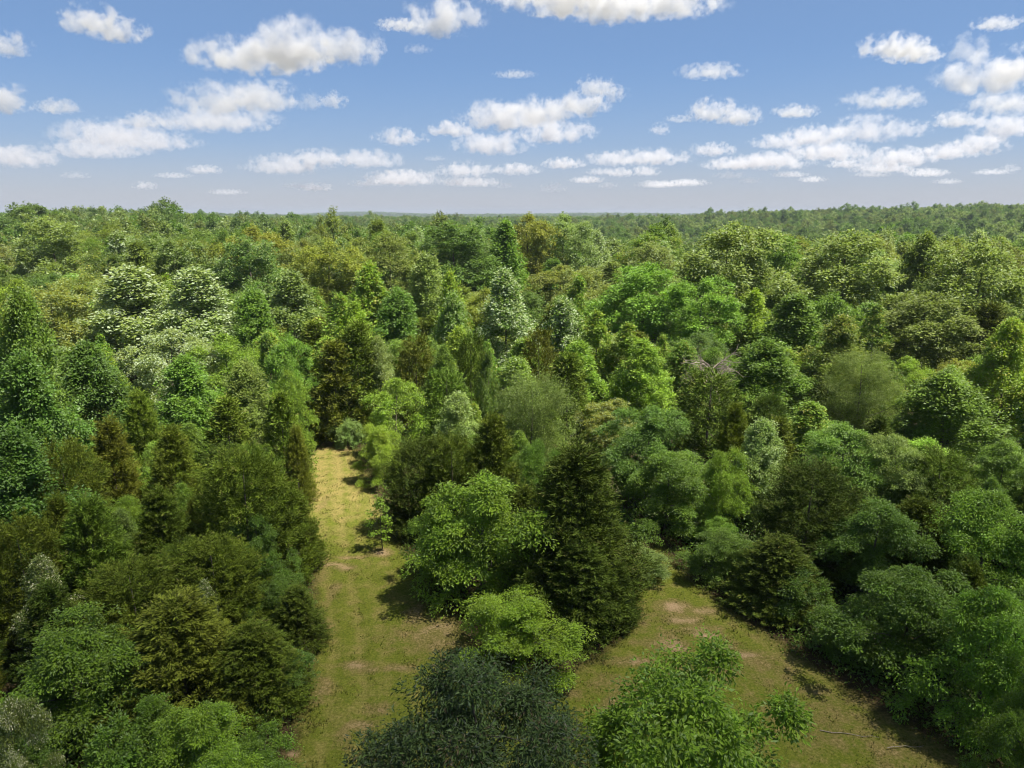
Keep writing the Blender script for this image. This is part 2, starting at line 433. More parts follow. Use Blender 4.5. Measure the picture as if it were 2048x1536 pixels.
def build_lane():
    xs = np.arange(-17, 31, .16); ys = np.arange(12, 66, .16)
    X, Y = np.meshgrid(xs, ys)
    P = np.stack([X.ravel(), Y.ravel()], -1)
    s = lane_signed(P)
    keep = s > -2.5
    nx, ny = len(xs), len(ys)
    i = (np.arange(ny - 1)[:, None] * nx + np.arange(nx - 1)[None, :]).reshape(-1)
    f = np.stack([i, i + 1, i + nx + 1, i + nx], -1)
    f = f[keep[f].all(1)]
    used = np.unique(f); mp = np.full(nx * ny, -1); mp[used] = np.arange(len(used)); f = mp[f]
    P = P[used]; s = s[used]
    bare, tr = lane_masks(P)
    bump = .02 * np.sin(P[:, 0] * 2.1 + np.sin(P[:, 1] * 1.3)) * np.sin(P[:, 1] * 1.7) - .035 * tr - .02 * bare
    z = .13 + bump + .02 * np.sin(P[:, 0] * .5) * np.cos(P[:, 1] * .4)
    z = z * np.clip((s + 2.5) / 1.5, 0, 1) + .006
    v = np.stack([P[:, 0], P[:, 1], z], -1)
    dry = sstep(38, 50, P[:, 1]) * (P[:, 0] < 0)  # more straw colour towards the far end of the left arm
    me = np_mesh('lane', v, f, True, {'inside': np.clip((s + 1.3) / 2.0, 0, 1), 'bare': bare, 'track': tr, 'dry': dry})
    me.materials.append(lane_material())
    tag(link(bpy.data.objects.new('path', me)), kind='structure')
    # ---- grass blades, too many to count
    rng = np.random.default_rng(8)
    N = 190000
    # denser near the camera
    yy = 13 + 50 * rng.random(N) ** 1.35
    xx = rng.uniform(-17, 31, N)
    Q = np.stack([xx, yy], -1); sq = lane_signed(Q); b, t = lane_masks(Q)
    clump = np.sin(xx * 2.3 + 1.3 * np.sin(yy * 1.9)) * np.sin(yy * 2.7 + np.sin(xx * 1.1)) * .5 + .5
    pr = np.clip(.25 + .75 * clump - 1.0 * b - .5 * t, .02, 1) * (sq > -1.0)
    k = rng.random(N) < pr
    Q, sq, clump = Q[k], sq[k], clump[k]
    M = len(Q)
    edge = np.clip((1.2 - sq) / 1.4, 0, 1)
    hgt = (.035 + .07 * rng.random(M) ** 2) * (1 + 1.8 * edge * rng.random(M)) * (.7 + .6 * clump)
    vs_, fs_, tone = [], [], []
    for j in range(3):
        a = rng.uniform(0, 6.283, M); lean = rng.uniform(.2, .9, M) * hgt
        w = rng.uniform(.010, .024, M)
        ox = Q[:, 0] + rng.normal(0, .04, M); oy = Q[:, 1] + rng.normal(0, .04, M)
        z0 = np.full(M, .09)
        p0 = np.stack([ox - w * np.sin(a), oy + w * np.cos(a), z0], -1)
        p1 = np.stack([ox + w * np.sin(a), oy - w * np.cos(a), z0], -1)
        p2 = np.stack([ox + lean * np.cos(a), oy + lean * np.sin(a), z0 + hgt + .03], -1)
        base = sum(len(q) for q in vs_)
        vs_.append(np.stack([p0, p1, p2], 1).reshape(-1, 3))
        fs_.append(base + np.arange(3 * M).reshape(-1, 3))
        tone.append(np.repeat(rng.random(M), 3))
    me = np_mesh('grass', np.concatenate(vs_), np.concatenate(fs_), False, {'tone': np.concatenate(tone)})
    m, n, l = nmat('grass_blades')
    c = ramp(n, l, attr(n, 'tone').outputs['Fac'], [(0, (0.0560, 0.0728, 0.0090)), (.5, (0.0952, 0.1036, 0.0146)), (.8, (0.1456, 0.1344, 0.0280)), (1, (0.2128, 0.1736, 0.0560))])
    b = surface(n, l, c, .7, .2)
    tl_ = n.new('ShaderNodeBsdfTranslucent'); l.new(c, tl_.inputs[0])
    mx = n.new('ShaderNodeMixShader'); mx.inputs[0].default_value = .45
    l.new(b.outputs[0], mx.inputs[1]); l.new(tl_.outputs[0], mx.inputs[2])
    l.new(mx.outputs[0], [q for q in n if q.type == 'OUTPUT_MATERIAL'][0].inputs[0])
    me.materials.append(m)
    tag(link(bpy.data.objects.new('grass', me)), 'short mown grass blades growing on the lane', 'grass', kind='stuff')
build_lane()
# ------------------------------------------------------------------ foliage materials
def leaf_material(name, pale=.22, pale_col=(.30, .36, .24), vary=.35, translucent=.38, rough=.5, spec=.24, tip=None, tip_from=.85):
    """colour from the object's own colour; the leaf's underside is paler; single leaves differ"""
    m, n, l = nmat(name)
    oi = n.new('ShaderNodeObjectInfo')
    tone = attr(n, 'tone').outputs['Fac']
    geo = n.new('ShaderNodeNewGeometry')
    base = oi.outputs['Color']
    hsv = n.new('ShaderNodeHueSaturation'); l.new(base, hsv.inputs['Color'])
    v = math_node(n, l, 'ADD', math_node(n, l, 'MULTIPLY', tone, 2 * vary), 1 - vary)
    big = noise(n, l, .33, 3, .6)
    v = math_node(n, l, 'MULTIPLY', v, math_node(n, l, 'ADD', math_node(n, l, 'MULTIPLY', big, .7), .65))
    l.new(v, hsv.inputs['Value'])
    hn = noise(n, l, .9, 2, .5)
    hue = math_node(n, l, 'ADD', math_node(n, l, 'MULTIPLY', math_node(n, l, 'SUBTRACT', hn, .5), .035), .505)
    l.new(hue, hsv.inputs['Hue'])
    c = hsv.outputs[0]
    if tip is not None:
        f = math_node(n, l, 'MULTIPLY', math_node(n, l, 'SUBTRACT', tone, tip_from), 30, clamp=True)
        c = mixc(n, l, f, c, tip)
    c = mixc(n, l, math_node(n, l, 'MULTIPLY', geo.outputs['Backfacing'], pale), c, pale_col)
    b = n.new('ShaderNodeBsdfPrincipled'); l.new(c, b.inputs['Base Color'])
    b.inputs['Roughness'].default_value = rough; b.inputs['Specular IOR Level'].default_value = spec
    t = n.new('ShaderNodeBsdfTranslucent')
    tcol = n.new('ShaderNodeMix'); tcol.data_type = 'RGBA'; tcol.blend_type = 'MULTIPLY'; tcol.inputs[0].default_value = 1
    l.new(c, tcol.inputs[6]); tcol.inputs[7].default_value = (1.25, 1.35, .55, 1)
    l.new(tcol.outputs[2], t.inputs[0])
    mx = n.new('ShaderNodeMixShader'); mx.inputs[0].default_value = translucent
    l.new(b.outputs[0], mx.inputs[1]); l.new(t.outputs[0], mx.inputs[2])
    o = n.new('ShaderNodeOutputMaterial'); l.new(mx.outputs[0], o.inputs[0])
    return m
MAT = {
    'leaf': leaf_material('broad_leaf'),
    'silver': leaf_material('silver_backed_leaf', pale=.8, pale_col=(.40, .45, .31), vary=.35, tip=(.32, .385, .22), tip_from=.60),
    'half': leaf_material('pale_backed_leaf', pale=.55, pale_col=(.34, .41, .24), vary=.35, tip=(.30, .35, .16), tip_from=.8),
    'tipped': leaf_material('young_tipped_leaf', tip=(.27, .27, .045), tip_from=.72),
    'flower': leaf_material('flowering_leaf', tip=(.56, .54, .36), tip_from=.72, pale=.3),
    'cedar': leaf_material('cedar_spray', pale=.0, vary=.55, translucent=.12, rough=.7, spec=.15, tip=(.13, .13, .03), tip_from=.93),
    'glossy': leaf_material('dark_glossy_leaf', pale=.35, pale_col=(.10, .11, .10), vary=.45, translucent=.18, rough=.55, spec=.18, tip=(.085, .07, .035), tip_from=.88),
}
def bark_material(name, dark, light):
    m, n, l = nmat(name)
    tc = n.new('ShaderNodeTexCoord'); mp = n.new('ShaderNodeMapping'); mp.inputs['Scale'].default_value = (6, 6, 1.2)
    l.new(tc.outputs['Object'], mp.inputs['Vector'])
    f = noise(n, l, 2.5, 6, .7, mp.outputs[0])
    c = ramp(n, l, f, [(.32, dark), (.68, light)])
    surface(n, l, c, .9, .15, f, .03)
    return m
BARK = bark_material('grey_brown_bark', (.05, .04, .03), (.19, .16, .13))
DEAD = bark_material('weathered_dead_wood', (.11, .088, .065), (.32, .27, .215))

# ------------------------------------------------------------------ tree generators (metres, base at the origin)
def unit(a):
    return a / (np.linalg.norm(a, axis=-1, keepdims=True) + 1e-9)
def leaf_mesh(name, pos, axis, nrm, length, width, tone, fold=.12):
    axis = unit(axis)
    nrm = unit(nrm - (nrm * axis).sum(-1, keepdims=True) * axis)
    side = np.cross(axis, nrm)
    L, W = length[:, None], width[:, None]
    b = pos
    m = pos + axis * L * .45 + nrm * L * fold
    t = pos + axis * L - nrm * L * fold * .4
    v = np.stack([b, m + side * W * .5, t, m - side * W * .5], 1).reshape(-1, 3)
    k = np.arange(len(pos))[:, None] * 4
    f = np.concatenate([k + np.array([0, 1, 2]), k + np.array([0, 2, 3])], 0)
    return np_mesh(name, v, f, False, {'tone': np.repeat(tone, 4)})
ENV = {
    'poplar': lambda t: np.clip(np.sin(np.pi * np.clip(.10 + .90 * t, 0, 1) ** .80) ** .8 * (1 - .25 * t), .04, 1),
    'oak': lambda t: np.sqrt(np.clip(1 - (2 * np.clip(t * .93 + .02, 0, 1) - 1.0) ** 2, .03, 1)),
    'maple': lambda t: np.clip(np.sqrt(np.clip(1 - ((t - .32) / .72) ** 2, .02, 1)), .1, 1),
    'column': lambda t: np.clip(.55 + .45 * np.sin(np.pi * t), 0, 1) * np.clip((1 - t) * 3.5, .1, 1),
    'cedar': lambda t: np.clip((1 - t) ** .74, .03, 1) * np.clip(.62 + t * 3.2, 0, 1),
    'cedar_round': lambda t: np.clip(np.sqrt(np.clip(1 - ((t - .34) / .70) ** 2, .01, 1)), .05, 1),
}
def lobed(az, t, rng, amp):
    p = rng.uniform(0, 6.28, 4)
    return 1 + amp * (np.sin(2 * az + p[0] + 2 * t) + .8 * np.sin(3 * az + p[1] - 3 * t) + .7 * np.sin(5 * az + p[2] + 9 * t) + .6 * np.sin(11 * t + p[3]))
def broadleaf(name, seed, H, R, cb=.18, env='poplar', nprim=60, ntwig=14, nleaf=24, leaf=.14, aspect=.6, up=.5, flat=.5, droop=.35, clump=.3, lob=.09, flip=.08, spread=.30, inner=.32, jag=.16):
    rng = np.random.default_rng(seed)
    i = np.arange(nprim)
    t = (i + rng.random(nprim)) / nprim
    t = t ** .92
    az = i * 2.39996 + rng.normal(0, .35, nprim)
    rad = R * ENV[env](t) * rng.uniform(1 - 1.3 * jag, 1 + .7 * jag, nprim) * lobed(az, t, rng, lob)
    zt = H * (cb + (1 - cb) * t) + rng.normal(0, .015 * H, nprim)
    tip = np.stack([rad * np.cos(az), rad * np.sin(az), zt], -1)
    z0 = np.clip(zt - rad * up - .02 * H, H * .12, None)
    base = np.stack([0 * rad, 0 * rad, z0], -1)
    s = inner + (1 - inner) * rng.random((nprim, ntwig)) ** .62
    P = base[:, None] + (tip - base)[:, None] * s[..., None]
    P[..., 2] += (.18 * rad)[:, None] * 4 * s * (1 - s) * .5
    lat = np.stack([-np.sin(az), np.cos(az), 0 * az], -1)[:, None]
    P = P + lat * (rng.normal(0, 1, s.shape) * spread * (rad[:, None] * (1.15 - .6 * s)) * .62)[..., None]
    P[..., 2] += rng.normal(0, 1, s.shape) * flat * clump * 1.3
    P = P.reshape(-1, 3)
    out = unit(np.repeat((tip - base) * np.array([1, 1, .3]), ntwig, axis=0))
    keep = P[:, 2] > .05 * H
    P, out = P[keep], out[keep]
    n = len(P)
    cs = clump * rng.uniform(.45, 1.5, n)
    ud = unit(rng.normal(0, 1, (n, nleaf, 3)))
    off = ud * (1.5 * rng.random((n, nleaf, 1)) ** .45) * cs[:, None, None]
    # each spray is a shallow dish of leaves that sags away from the stem
    o3 = out[:, None]
    along = (off * o3).sum(-1)
    off = off * np.array([1, 1, flat])
    off[..., 2] -= droop * .55 * np.maximum(along, -.2 * cs[:, None])
    pos = (P[:, None] + off).reshape(-1, 3)
    N = len(pos)
    o2 = np.repeat(out, nleaf, axis=0)
    ax = unit(off.reshape(-1, 3)) * .8 + o2 * .5 + rng.normal(0, .45, (N, 3)) + np.array([0, 0, -droop * 1.6])
    nr = np.array([0, 0, .85]) + rng.normal(0, .42, (N, 3)) + o2 * .4 + ud.reshape(-1, 3) * .55
    fl = rng.random(N) < flip
    nr[fl] *= -1
    L = leaf * rng.uniform(.65, 1.3, N)
    tone = np.clip(np.repeat(rng.normal(.5, .16, n), nleaf) + rng.normal(0, .2, N), 0, 1)
    me = leaf_mesh(name, pos, ax, nr, L, L * aspect, tone)
    return me, (base, tip, rad)
def lobed_crown(name, seed, H, R, cb=.15, env='oak', K=18, lobe=.36, vz=1.0, M=40, nleaf=46, leaf=.25, aspect=.62, clump=.34, flat=.7, droop=.2, jag=.2, flip=.12, up=.7, apex=True, hull=.70):
    """a crown of leafy boughs: each bough is a ragged mass of sprays with gaps between it and its neighbours"""
    rng = np.random.default_rng(seed)
    i = np.arange(K)
    t = ((i + rng.random(K)) / K) ** .9
    az = i * 2.39996 + rng.normal(0, .4, K)
    e = ENV[env](t)
    rad = R * e * hull * rng.uniform(1 - jag * 1.6, 1 + jag, K)
    inner = rng.random(K) < .22
    rad[inner] *= .35
    z = H * (cb + (1 - cb) * t * .93) + rng.normal(0, .025 * H, K)
    lr = R * lobe * rng.uniform(.5, 1.4, K) * (.55 + .45 * e)
    if apex:
        rad[-1] *= .15; z[-1] = H - lr[-1] * vz * .75
    C = np.stack([rad * np.cos(az), rad * np.sin(az), z], -1)
    base = np.stack([0 * rad, 0 * rad, np.clip(z - rad * up - .04 * H, H * .1, None)], -1)
    out = unit(C * np.array([1, 1, 0]) + np.array([0, 0, .001]))
    d = unit(rng.normal(0, 1, (K, M, 3)) + out[:, None] * .55 + np.array([0, 0, .35]))
    u = .25 + .85 * rng.random((K, M, 1)) ** .55
    u = u * np.where(rng.random((K, M, 1)) < .14, rng.uniform(1.15, 1.5, (K, M, 1)), 1)
    # boughs taper upwards, and each spray of a bough sticks out by its own amount
    P = C[:, None] + d * u * lr[:, None, None] * np.array([1, 1, vz])
    tap = np.clip(1 - .35 * (P[..., 2] - C[:, None, 2]) / (lr[:, None] * vz + 1e-6), .5, 1.4)[..., None]
    P[..., :2] = C[:, None, :2] + (P[..., :2] - C[:, None, :2]) * tap
    P = P.reshape(-1, 3); od = d.reshape(-1, 3)
    keep = P[:, 2] > .04 * H
    P, od = P[keep], od[keep]
    n = len(P)
    cs = clump * rng.uniform(.5, 1.45, n)
    ud = unit(rng.normal(0, 1, (n, nleaf, 3)))
    off = ud * (1.45 * rng.random((n, nleaf, 1)) ** .5) * cs[:, None, None] * np.array([1, 1, flat])
    along = (off * od[:, None] * np.array([1, 1, 0])).sum(-1)
    off[..., 2] -= droop * np.maximum(along, -.2 * cs[:, None])
    pos = (P[:, None] + off).reshape(-1, 3)
    N = len(pos)
    o2 = np.repeat(od, nleaf, axis=0)
    ax = ud.reshape(-1, 3) * .7 + o2 * .5 + rng.normal(0, .5, (N, 3)) + np.array([0, 0, -droop * 1.4])
    nr = np.array([0, 0, .75]) + rng.normal(0, .45, (N, 3)) + o2 * .5 + ud.reshape(-1, 3) * .4
    fl = rng.random(N) < flip
    nr[fl] *= -1
    L = leaf * rng.uniform(.55, 1.35, N)
    tone = np.clip(np.repeat(rng.normal(.5, .2, n), nleaf) + rng.normal(0, .15, N), 0, 1)
    me = leaf_mesh(name, pos, ax, nr, L, L * aspect * rng.uniform(.75, 1.2, N), tone)
    return me, (base, C, np.maximum(rad, lr * .5))
def cedar(name, seed, H, R, env='cedar', nprim=170, nplume=7, nel=34, el=.17, width=.24, cb=.02, plume=.55, lob=.08):
    rng = np.random.default_rng(seed)
    i = np.arange(nprim)
    t = ((i + rng.random(nprim)) / nprim) ** 1.12
    az = i * 2.39996 + rng.normal(0, .3, nprim)
    rad = R * ENV[env](t) * rng.uniform(.82, 1.14, nprim) * lobed(az, t, rng, lob)
    zt = H * (cb + (1 - cb) * t) * rng.uniform(.97, 1.03, nprim)
    tip = np.stack([rad * np.cos(az), rad * np.sin(az), zt], -1)
    z0 = np.clip(zt - rad * .55, .08 * H, None)
    base = np.stack([0 * rad, 0 * rad, z0], -1)
    s = .35 + .65 * rng.random((nprim, nplume)) ** .5
    P = base[:, None] + (tip - base)[:, None] * s[..., None]
    lat = np.stack([-np.sin(az), np.cos(az), 0 * az], -1)[:, None]
    q = rng.normal(0, 1, s.shape)
    P = P + lat * (q * .22 * (rad[:, None] + .4))[..., None]
    P[..., 2] += rng.normal(0, 1, s.shape) * .16
    P = P.reshape(-1, 3)
    rd = np.repeat(np.stack([np.cos(az), np.sin(az), 0 * az], -1), nplume, axis=0)
    pd = unit(rd * .75 + rng.normal(0, .38, P.shape) + np.array([0, 0, .75]) + (lat * q[..., None]).reshape(-1, 3) * .3)
    pl = plume * rng.uniform(.6, 1.3, len(P))
    u = rng.random((len(P), nel))
    ang = rng.uniform(0, 6.283, (len(P), nel))
    a1 = unit(np.cross(pd, np.array([.3, .2, 1.0]))); a2 = np.cross(pd, a1)
    sidev = a1[:, None] * np.cos(ang)[..., None] + a2[:, None] * np.sin(ang)[..., None]
    thick = (.24 * (1 - u) + .03) * pl[:, None] * rng.random((len(P), nel)) ** .5
    pos = P[:, None] + pd[:, None] * (pl[:, None] * (u - .35))[..., None] + sidev * thick[..., None]
    ax = pd[:, None] * 1.0 + sidev * .7 + rng.normal(0, .25, pos.shape)
    pos = pos.reshape(-1, 3); ax = ax.reshape(-1, 3)
    pos[:, 2] = np.maximum(pos[:, 2], .05)
    N = len(pos)
    nr = rng.normal(0, .6, (N, 3)) + np.repeat(rd, nel, axis=0) * .5 + np.array([0, 0, .7])
    L = el * rng.uniform(.6, 1.4, N)
    tone = np.clip(np.repeat(rng.normal(.46, .16, len(P)), nel) + rng.normal(0, .14, N) + .34 * (u.reshape(-1) - .5), 0, 1)
    return leaf_mesh(name, pos, ax, nr, L, L * width, tone, .05), (base, tip, rad)
def trunk_mesh(name, seed, H, r0, skel, nlimb=9, top=.93, bend=.02, mat=None):
    """tapered stem with limbs that grow out of it, one connected surface"""
    rng = np.random.default_rng(seed)
    S, K = 7, 12
    hs = np.linspace(0, top, K) * H
    ph = rng.uniform(0, 6.28, 2)
    axis = np.stack([bend * H * np.sin(hs / H * 5 + ph[0]) * hs / H, bend * H * np.sin(hs / H * 4 + ph[1]) * hs / H, hs], -1)
    rr = r0 * (1 - .93 * hs / H) * np.where(hs < .02 * H, 1.35, 1)
    V, F = [], []
    an = np.arange(S) / S * 6.28318
    for c, r in zip(axis, rr):
        V.append(c + r * np.stack([np.cos(an), np.sin(an), 0 * an], -1))
    V = list(np.concatenate(V))
    def ring(a, b, S_):
        for j in range(S_):
            F.append((a + j, a + (j + 1) % S_, b + (j + 1) % S_)); F.append((a + j, b + (j + 1) % S_, b + j))
    for k in range(K - 1): ring(k * S, (k + 1) * S, S)
    base, tip, rad = skel
    order = np.argsort(-rad)[:max(nlimb * 3, 1)]
    order = rng.permutation(order)[:nlimb]
    for q in order:
        z0 = base[q, 2]
        k = int(np.clip(np.searchsorted(hs, z0), 1, K - 2))
        az = math.atan2(tip[q, 1], tip[q, 0])
        j0 = int(round(az / 6.28318 * S)) % S
        root = k * S + j0
        A = np.array(V[root]); B = tip[q] * np.array([.92, .92, 1]) ; 
        w0 = max(rr[k] * .45, .015)
        prev = None; T = 5
        for m in range(1, 5):
            u = m / 4
            c = A + (B - A) * u + np.array([0, 0, .08 * rad[q] * math.sin(math.pi * u)]) + rng.normal(0, .02 * rad[q], 3) * (m < 4)
            w = w0 * (1.05 - u)
            d = unit((B - A)[None])[0]
            s1 = unit(np.cross(d, [0, .1, 1.0])[None])[0]; s2 = np.cross(d, s1)
            st = len(V)
            for a in range(T):
                V.append(c + w * (math.cos(a / T * 6.28318) * s1 + math.sin(a / T * 6.28318) * s2))
            if prev is None:
                for a in range(T): F.append((root, st + a, st + (a + 1) % T))
            else: ring(prev, st, T)
            prev = st
    me = np_mesh(name, np.array(V), np.array(F), True)
    me.materials.append(mat or BARK)
    return me

# kinds: crown mesh, stem mesh, nominal height and radius, for near (n), middle (m) and far (f) distances
KIND = {}
def add_kind(key, crown, H, R, r0, seed, nlimb=9, mat='leaf', bend=.02):
    me, sk = crown
    me.materials.append(MAT[mat])
    KIND.setdefault(key, []).append((me, trunk_mesh('trunk', seed, H, r0, sk, nlimb, bend=bend), H, R))
for q in range(3):
    add_kind('cedar_n', cedar('cedar_crown', 11 + q, 7.0, 2.1, ('cedar', 'cedar', 'cedar_round')[q], 240, 5, 54, .145, .24, plume=.8, lob=.12), 7.0, 2.1, .09, q, 4, 'cedar', .005)
for q in range(3):
    add_kind('cedar_m', cedar('cedar_crown', 31 + q, 8.5, 2.2, ('cedar', 'cedar', 'cedar_round')[q], 140, 5, 20, .28, .26, plume=1.0, lob=.12), 8.5, 2.2, .10, q, 4, 'cedar', .005)
def LC(seed, H, R, *a, **k): return lobed_crown('leafy_crown', seed, H, R, *a, **k)
for q in range(4):
    add_kind('maple_n', LC(51 + q, 6.0, 3.2, .10, 'maple', 30, .31, .60, 28, 52, .118, .50, .25, .5, .38, .36, up=.4), 6.0, 3.2, .11, 60 + q, 18)
for q in range(2):
    add_kind('bush_n', LC(71 + q, 3.2, 1.9, .10, 'oak', 18, .34, .8, 20, 40, .11, .55, .20, .6, .3, .34), 3.2, 1.9, .05, 80 + q, 10)
for q in range(3):
    add_kind('poplar_n', LC(91 + q, 10.0, 2.9, .08, 'poplar', 30, .36, 1.25, 30, 42, .155, .70, .30, .9, .15, .24, up=1.0), 10.0, 2.9, .13, 95 + q, 14)
for q in range(2):
    add_kind('feather_n', broadleaf('feathery_crown', 101 + q, 8.5, 2.9, .05, 'oak', 110, 12, 40, .12, .38, .8, .8, .15, .34, spread=.4, jag=.3, lob=.14), 8.5, 2.9, .11, 105 + q, 12)
for q in range(4):
    add_kind('poplar_m', LC(121 + q, 13.0, 3.2, .10, 'poplar', 30, .35, 1.35, 24, 32, .23, .72, .36, .95, .12, .24, .2, up=1.0), 13.0, 3.2, .15, 125 + q, 12)
for q in range(2):
    add_kind('column_m', LC(131 + q, 11.0, 1.7, .06, 'column', 26, .42, 1.6, 14, 28, .20, .65, .26, 1.0, .1, .24, .15, up=1.3), 11.0, 1.7, .11, 135 + q, 10)
for q in range(4):
    add_kind('oak_m', LC(141 + q, 17.0, 5.4, .18, 'oak', 28, .33, .95, 32, 36, .27, .62, .46, .75, .2, .26, .14, up=.8), 17.0, 5.4, .25, 145 + q, 16)
for q in range(2):
    add_kind('maple_m', LC(151 + q, 9.0, 4.2, .10, 'maple', 26, .32, .65, 26, 32, .21, .55, .36, .6, .35, .24, up=.5), 9.0, 4.2, .16, 155 + q, 14)
for q in range(2):
    add_kind('airy_m', LC(161 + q, 17.0, 3.6, .35, 'poplar', 16, .30, 1.2, 9, 22, .30, .6, .36, .8, .2, .35, up=1.0), 17.0, 3.6, .2, 165 + q, 16)
add_kind('droop_n', LC(171, 11.0, 3.1, .25, 'maple', 60, .28, .85, 36, 48, .105, .33, .20, .75, .5, .24, .12, up=.6, hull=.8), 11.0, 3.1, .2, 172, 18, 'glossy')
add_kind('green_n', LC(181, 9.8, 2.9, .25, 'maple', 42, .27, 1.15, 28, 42, .112, .48, .19, .85, .45, .42, up=.9, hull=.84), 9.8, 2.9, .14, 182, 20)
add_kind('sapling_n', broadleaf('sparse_crown', 191, 4.0, .95, .30, 'poplar', 24, 5, 9, .14, .72, .35, .5, .4, .13, jag=.4), 4.0, .95, .04, 192, 20, 'leaf', .01)
for q in range(5):
    add_kind('far', LC(201 + q, 17.0, 5.4, .22, ('oak', 'oak', 'poplar', 'oak', 'oak')[q], 18, .36, .95, 13, 13, .55, .72, .62, .75, .15, .30), 17.0, 5.4, .25, 205 + q, 3)

TREES = []          # every tree as placed, for labels and spacing
NAME = {'cedar': 'cedar_tree', 'maple': 'broadleaf_tree', 'bush': 'shrub', 'poplar': 'poplar_tree', 'feather': 'feathery_tree', 'column': 'slender_tree', 'oak': 'oak_tree', 'airy': 'airy_tree', 'droop': 'drooping_tree', 'green': 'broadleaf_tree', 'sapling': 'sapling', 'far': 'oak_tree'}
COL = {
    'cedar': (.096, .128, .011), 'cedar_dark': (.066, .096, .010), 'cedar_brown': (.114, .128, .012), 'cedar_green': (.104, .150, .013),
    'yellowgreen': (.205, .292, .023), 'bright': (.172, .272, .023), 'green': (.122, .196, .019), 'deep': (.088, .140, .018), 'olive': (.160, .195, .021),
    'golden': (.205, .215, .022), 'blue': (.112, .186, .023), 'bluegrey': (.130, .178, .032), 'pale': (.195, .250, .056), 'dark': (.054, .086, .022), 'brown': (.158, .172, .028),
}
def place(kind, x, y, h, r, col, mat=None, label=None, group=None, tilt=0.0, var=None, rng=random.Random(3)):
    opts = KIND[kind]
    me, tr, H, R = opts[rng.randrange(len(opts)) if var is None else var % len(opts)]
    base = kind.split('_')[0]
    z = float(terrain(x, y))
    root = empty(NAME[base], (x, y, z), rng.uniform(0, 6.283))
    root.rotation_euler[0] = tilt + rng.uniform(-.03, .03); root.rotation_euler[1] = rng.uniform(-.03, .03)
    root.scale = (r / R, r / R, h / H)
    c = COL[col] if isinstance(col, str) else col
    j = 1 + rng.uniform(-.13, .13)
    g = 1 + rng.uniform(-.09, .09)
    cr = bpy.data.objects.new('crown', me); link(cr, root)
    cr.color = (c[0] * j * g, c[1] * j, c[2] * j / g, 1)
    if mat:
        cr.material_slots[0].link = 'OBJECT'; cr.material_slots[0].material = MAT[mat]
    tk = bpy.data.objects.new('trunk', tr); link(tk, root)
    TREES.append(dict(o=root, kind=kind, base=base, x=x, y=y, z=z, h=h, r=r, col=col, mat=mat, label=label))
    root['category'] = 'shrub' if base == 'bush' else 'sapling' if base == 'sapling' else 'tree'
    root['group'] = group or 'woodland trees'
    return root
def by_frame(kind, px, py, wpx, Y, col, label=None, mat=None, **kw):
    """stand a tree at depth Y so that its top and its width come out as measured"""
    t = at_depth(px, py, Y)
    f = Y * CP - (t.z - CAM_H) * SP
    h = max(t.z - float(terrain(t.x, Y)), 1.0)
    wide = {'poplar': 1.14, 'oak': 1.14, 'column': 1.14, 'maple': 1.16, 'bush': 1.15}.get(kind.split('_')[0], 1.04)
    return place(kind, t.x, Y, h * .98, wpx / 2 * f / FPX * wide, col, mat, label, **kw)
# ------------------------------------------------------------------ trees that can be picked out one by one
B = by_frame
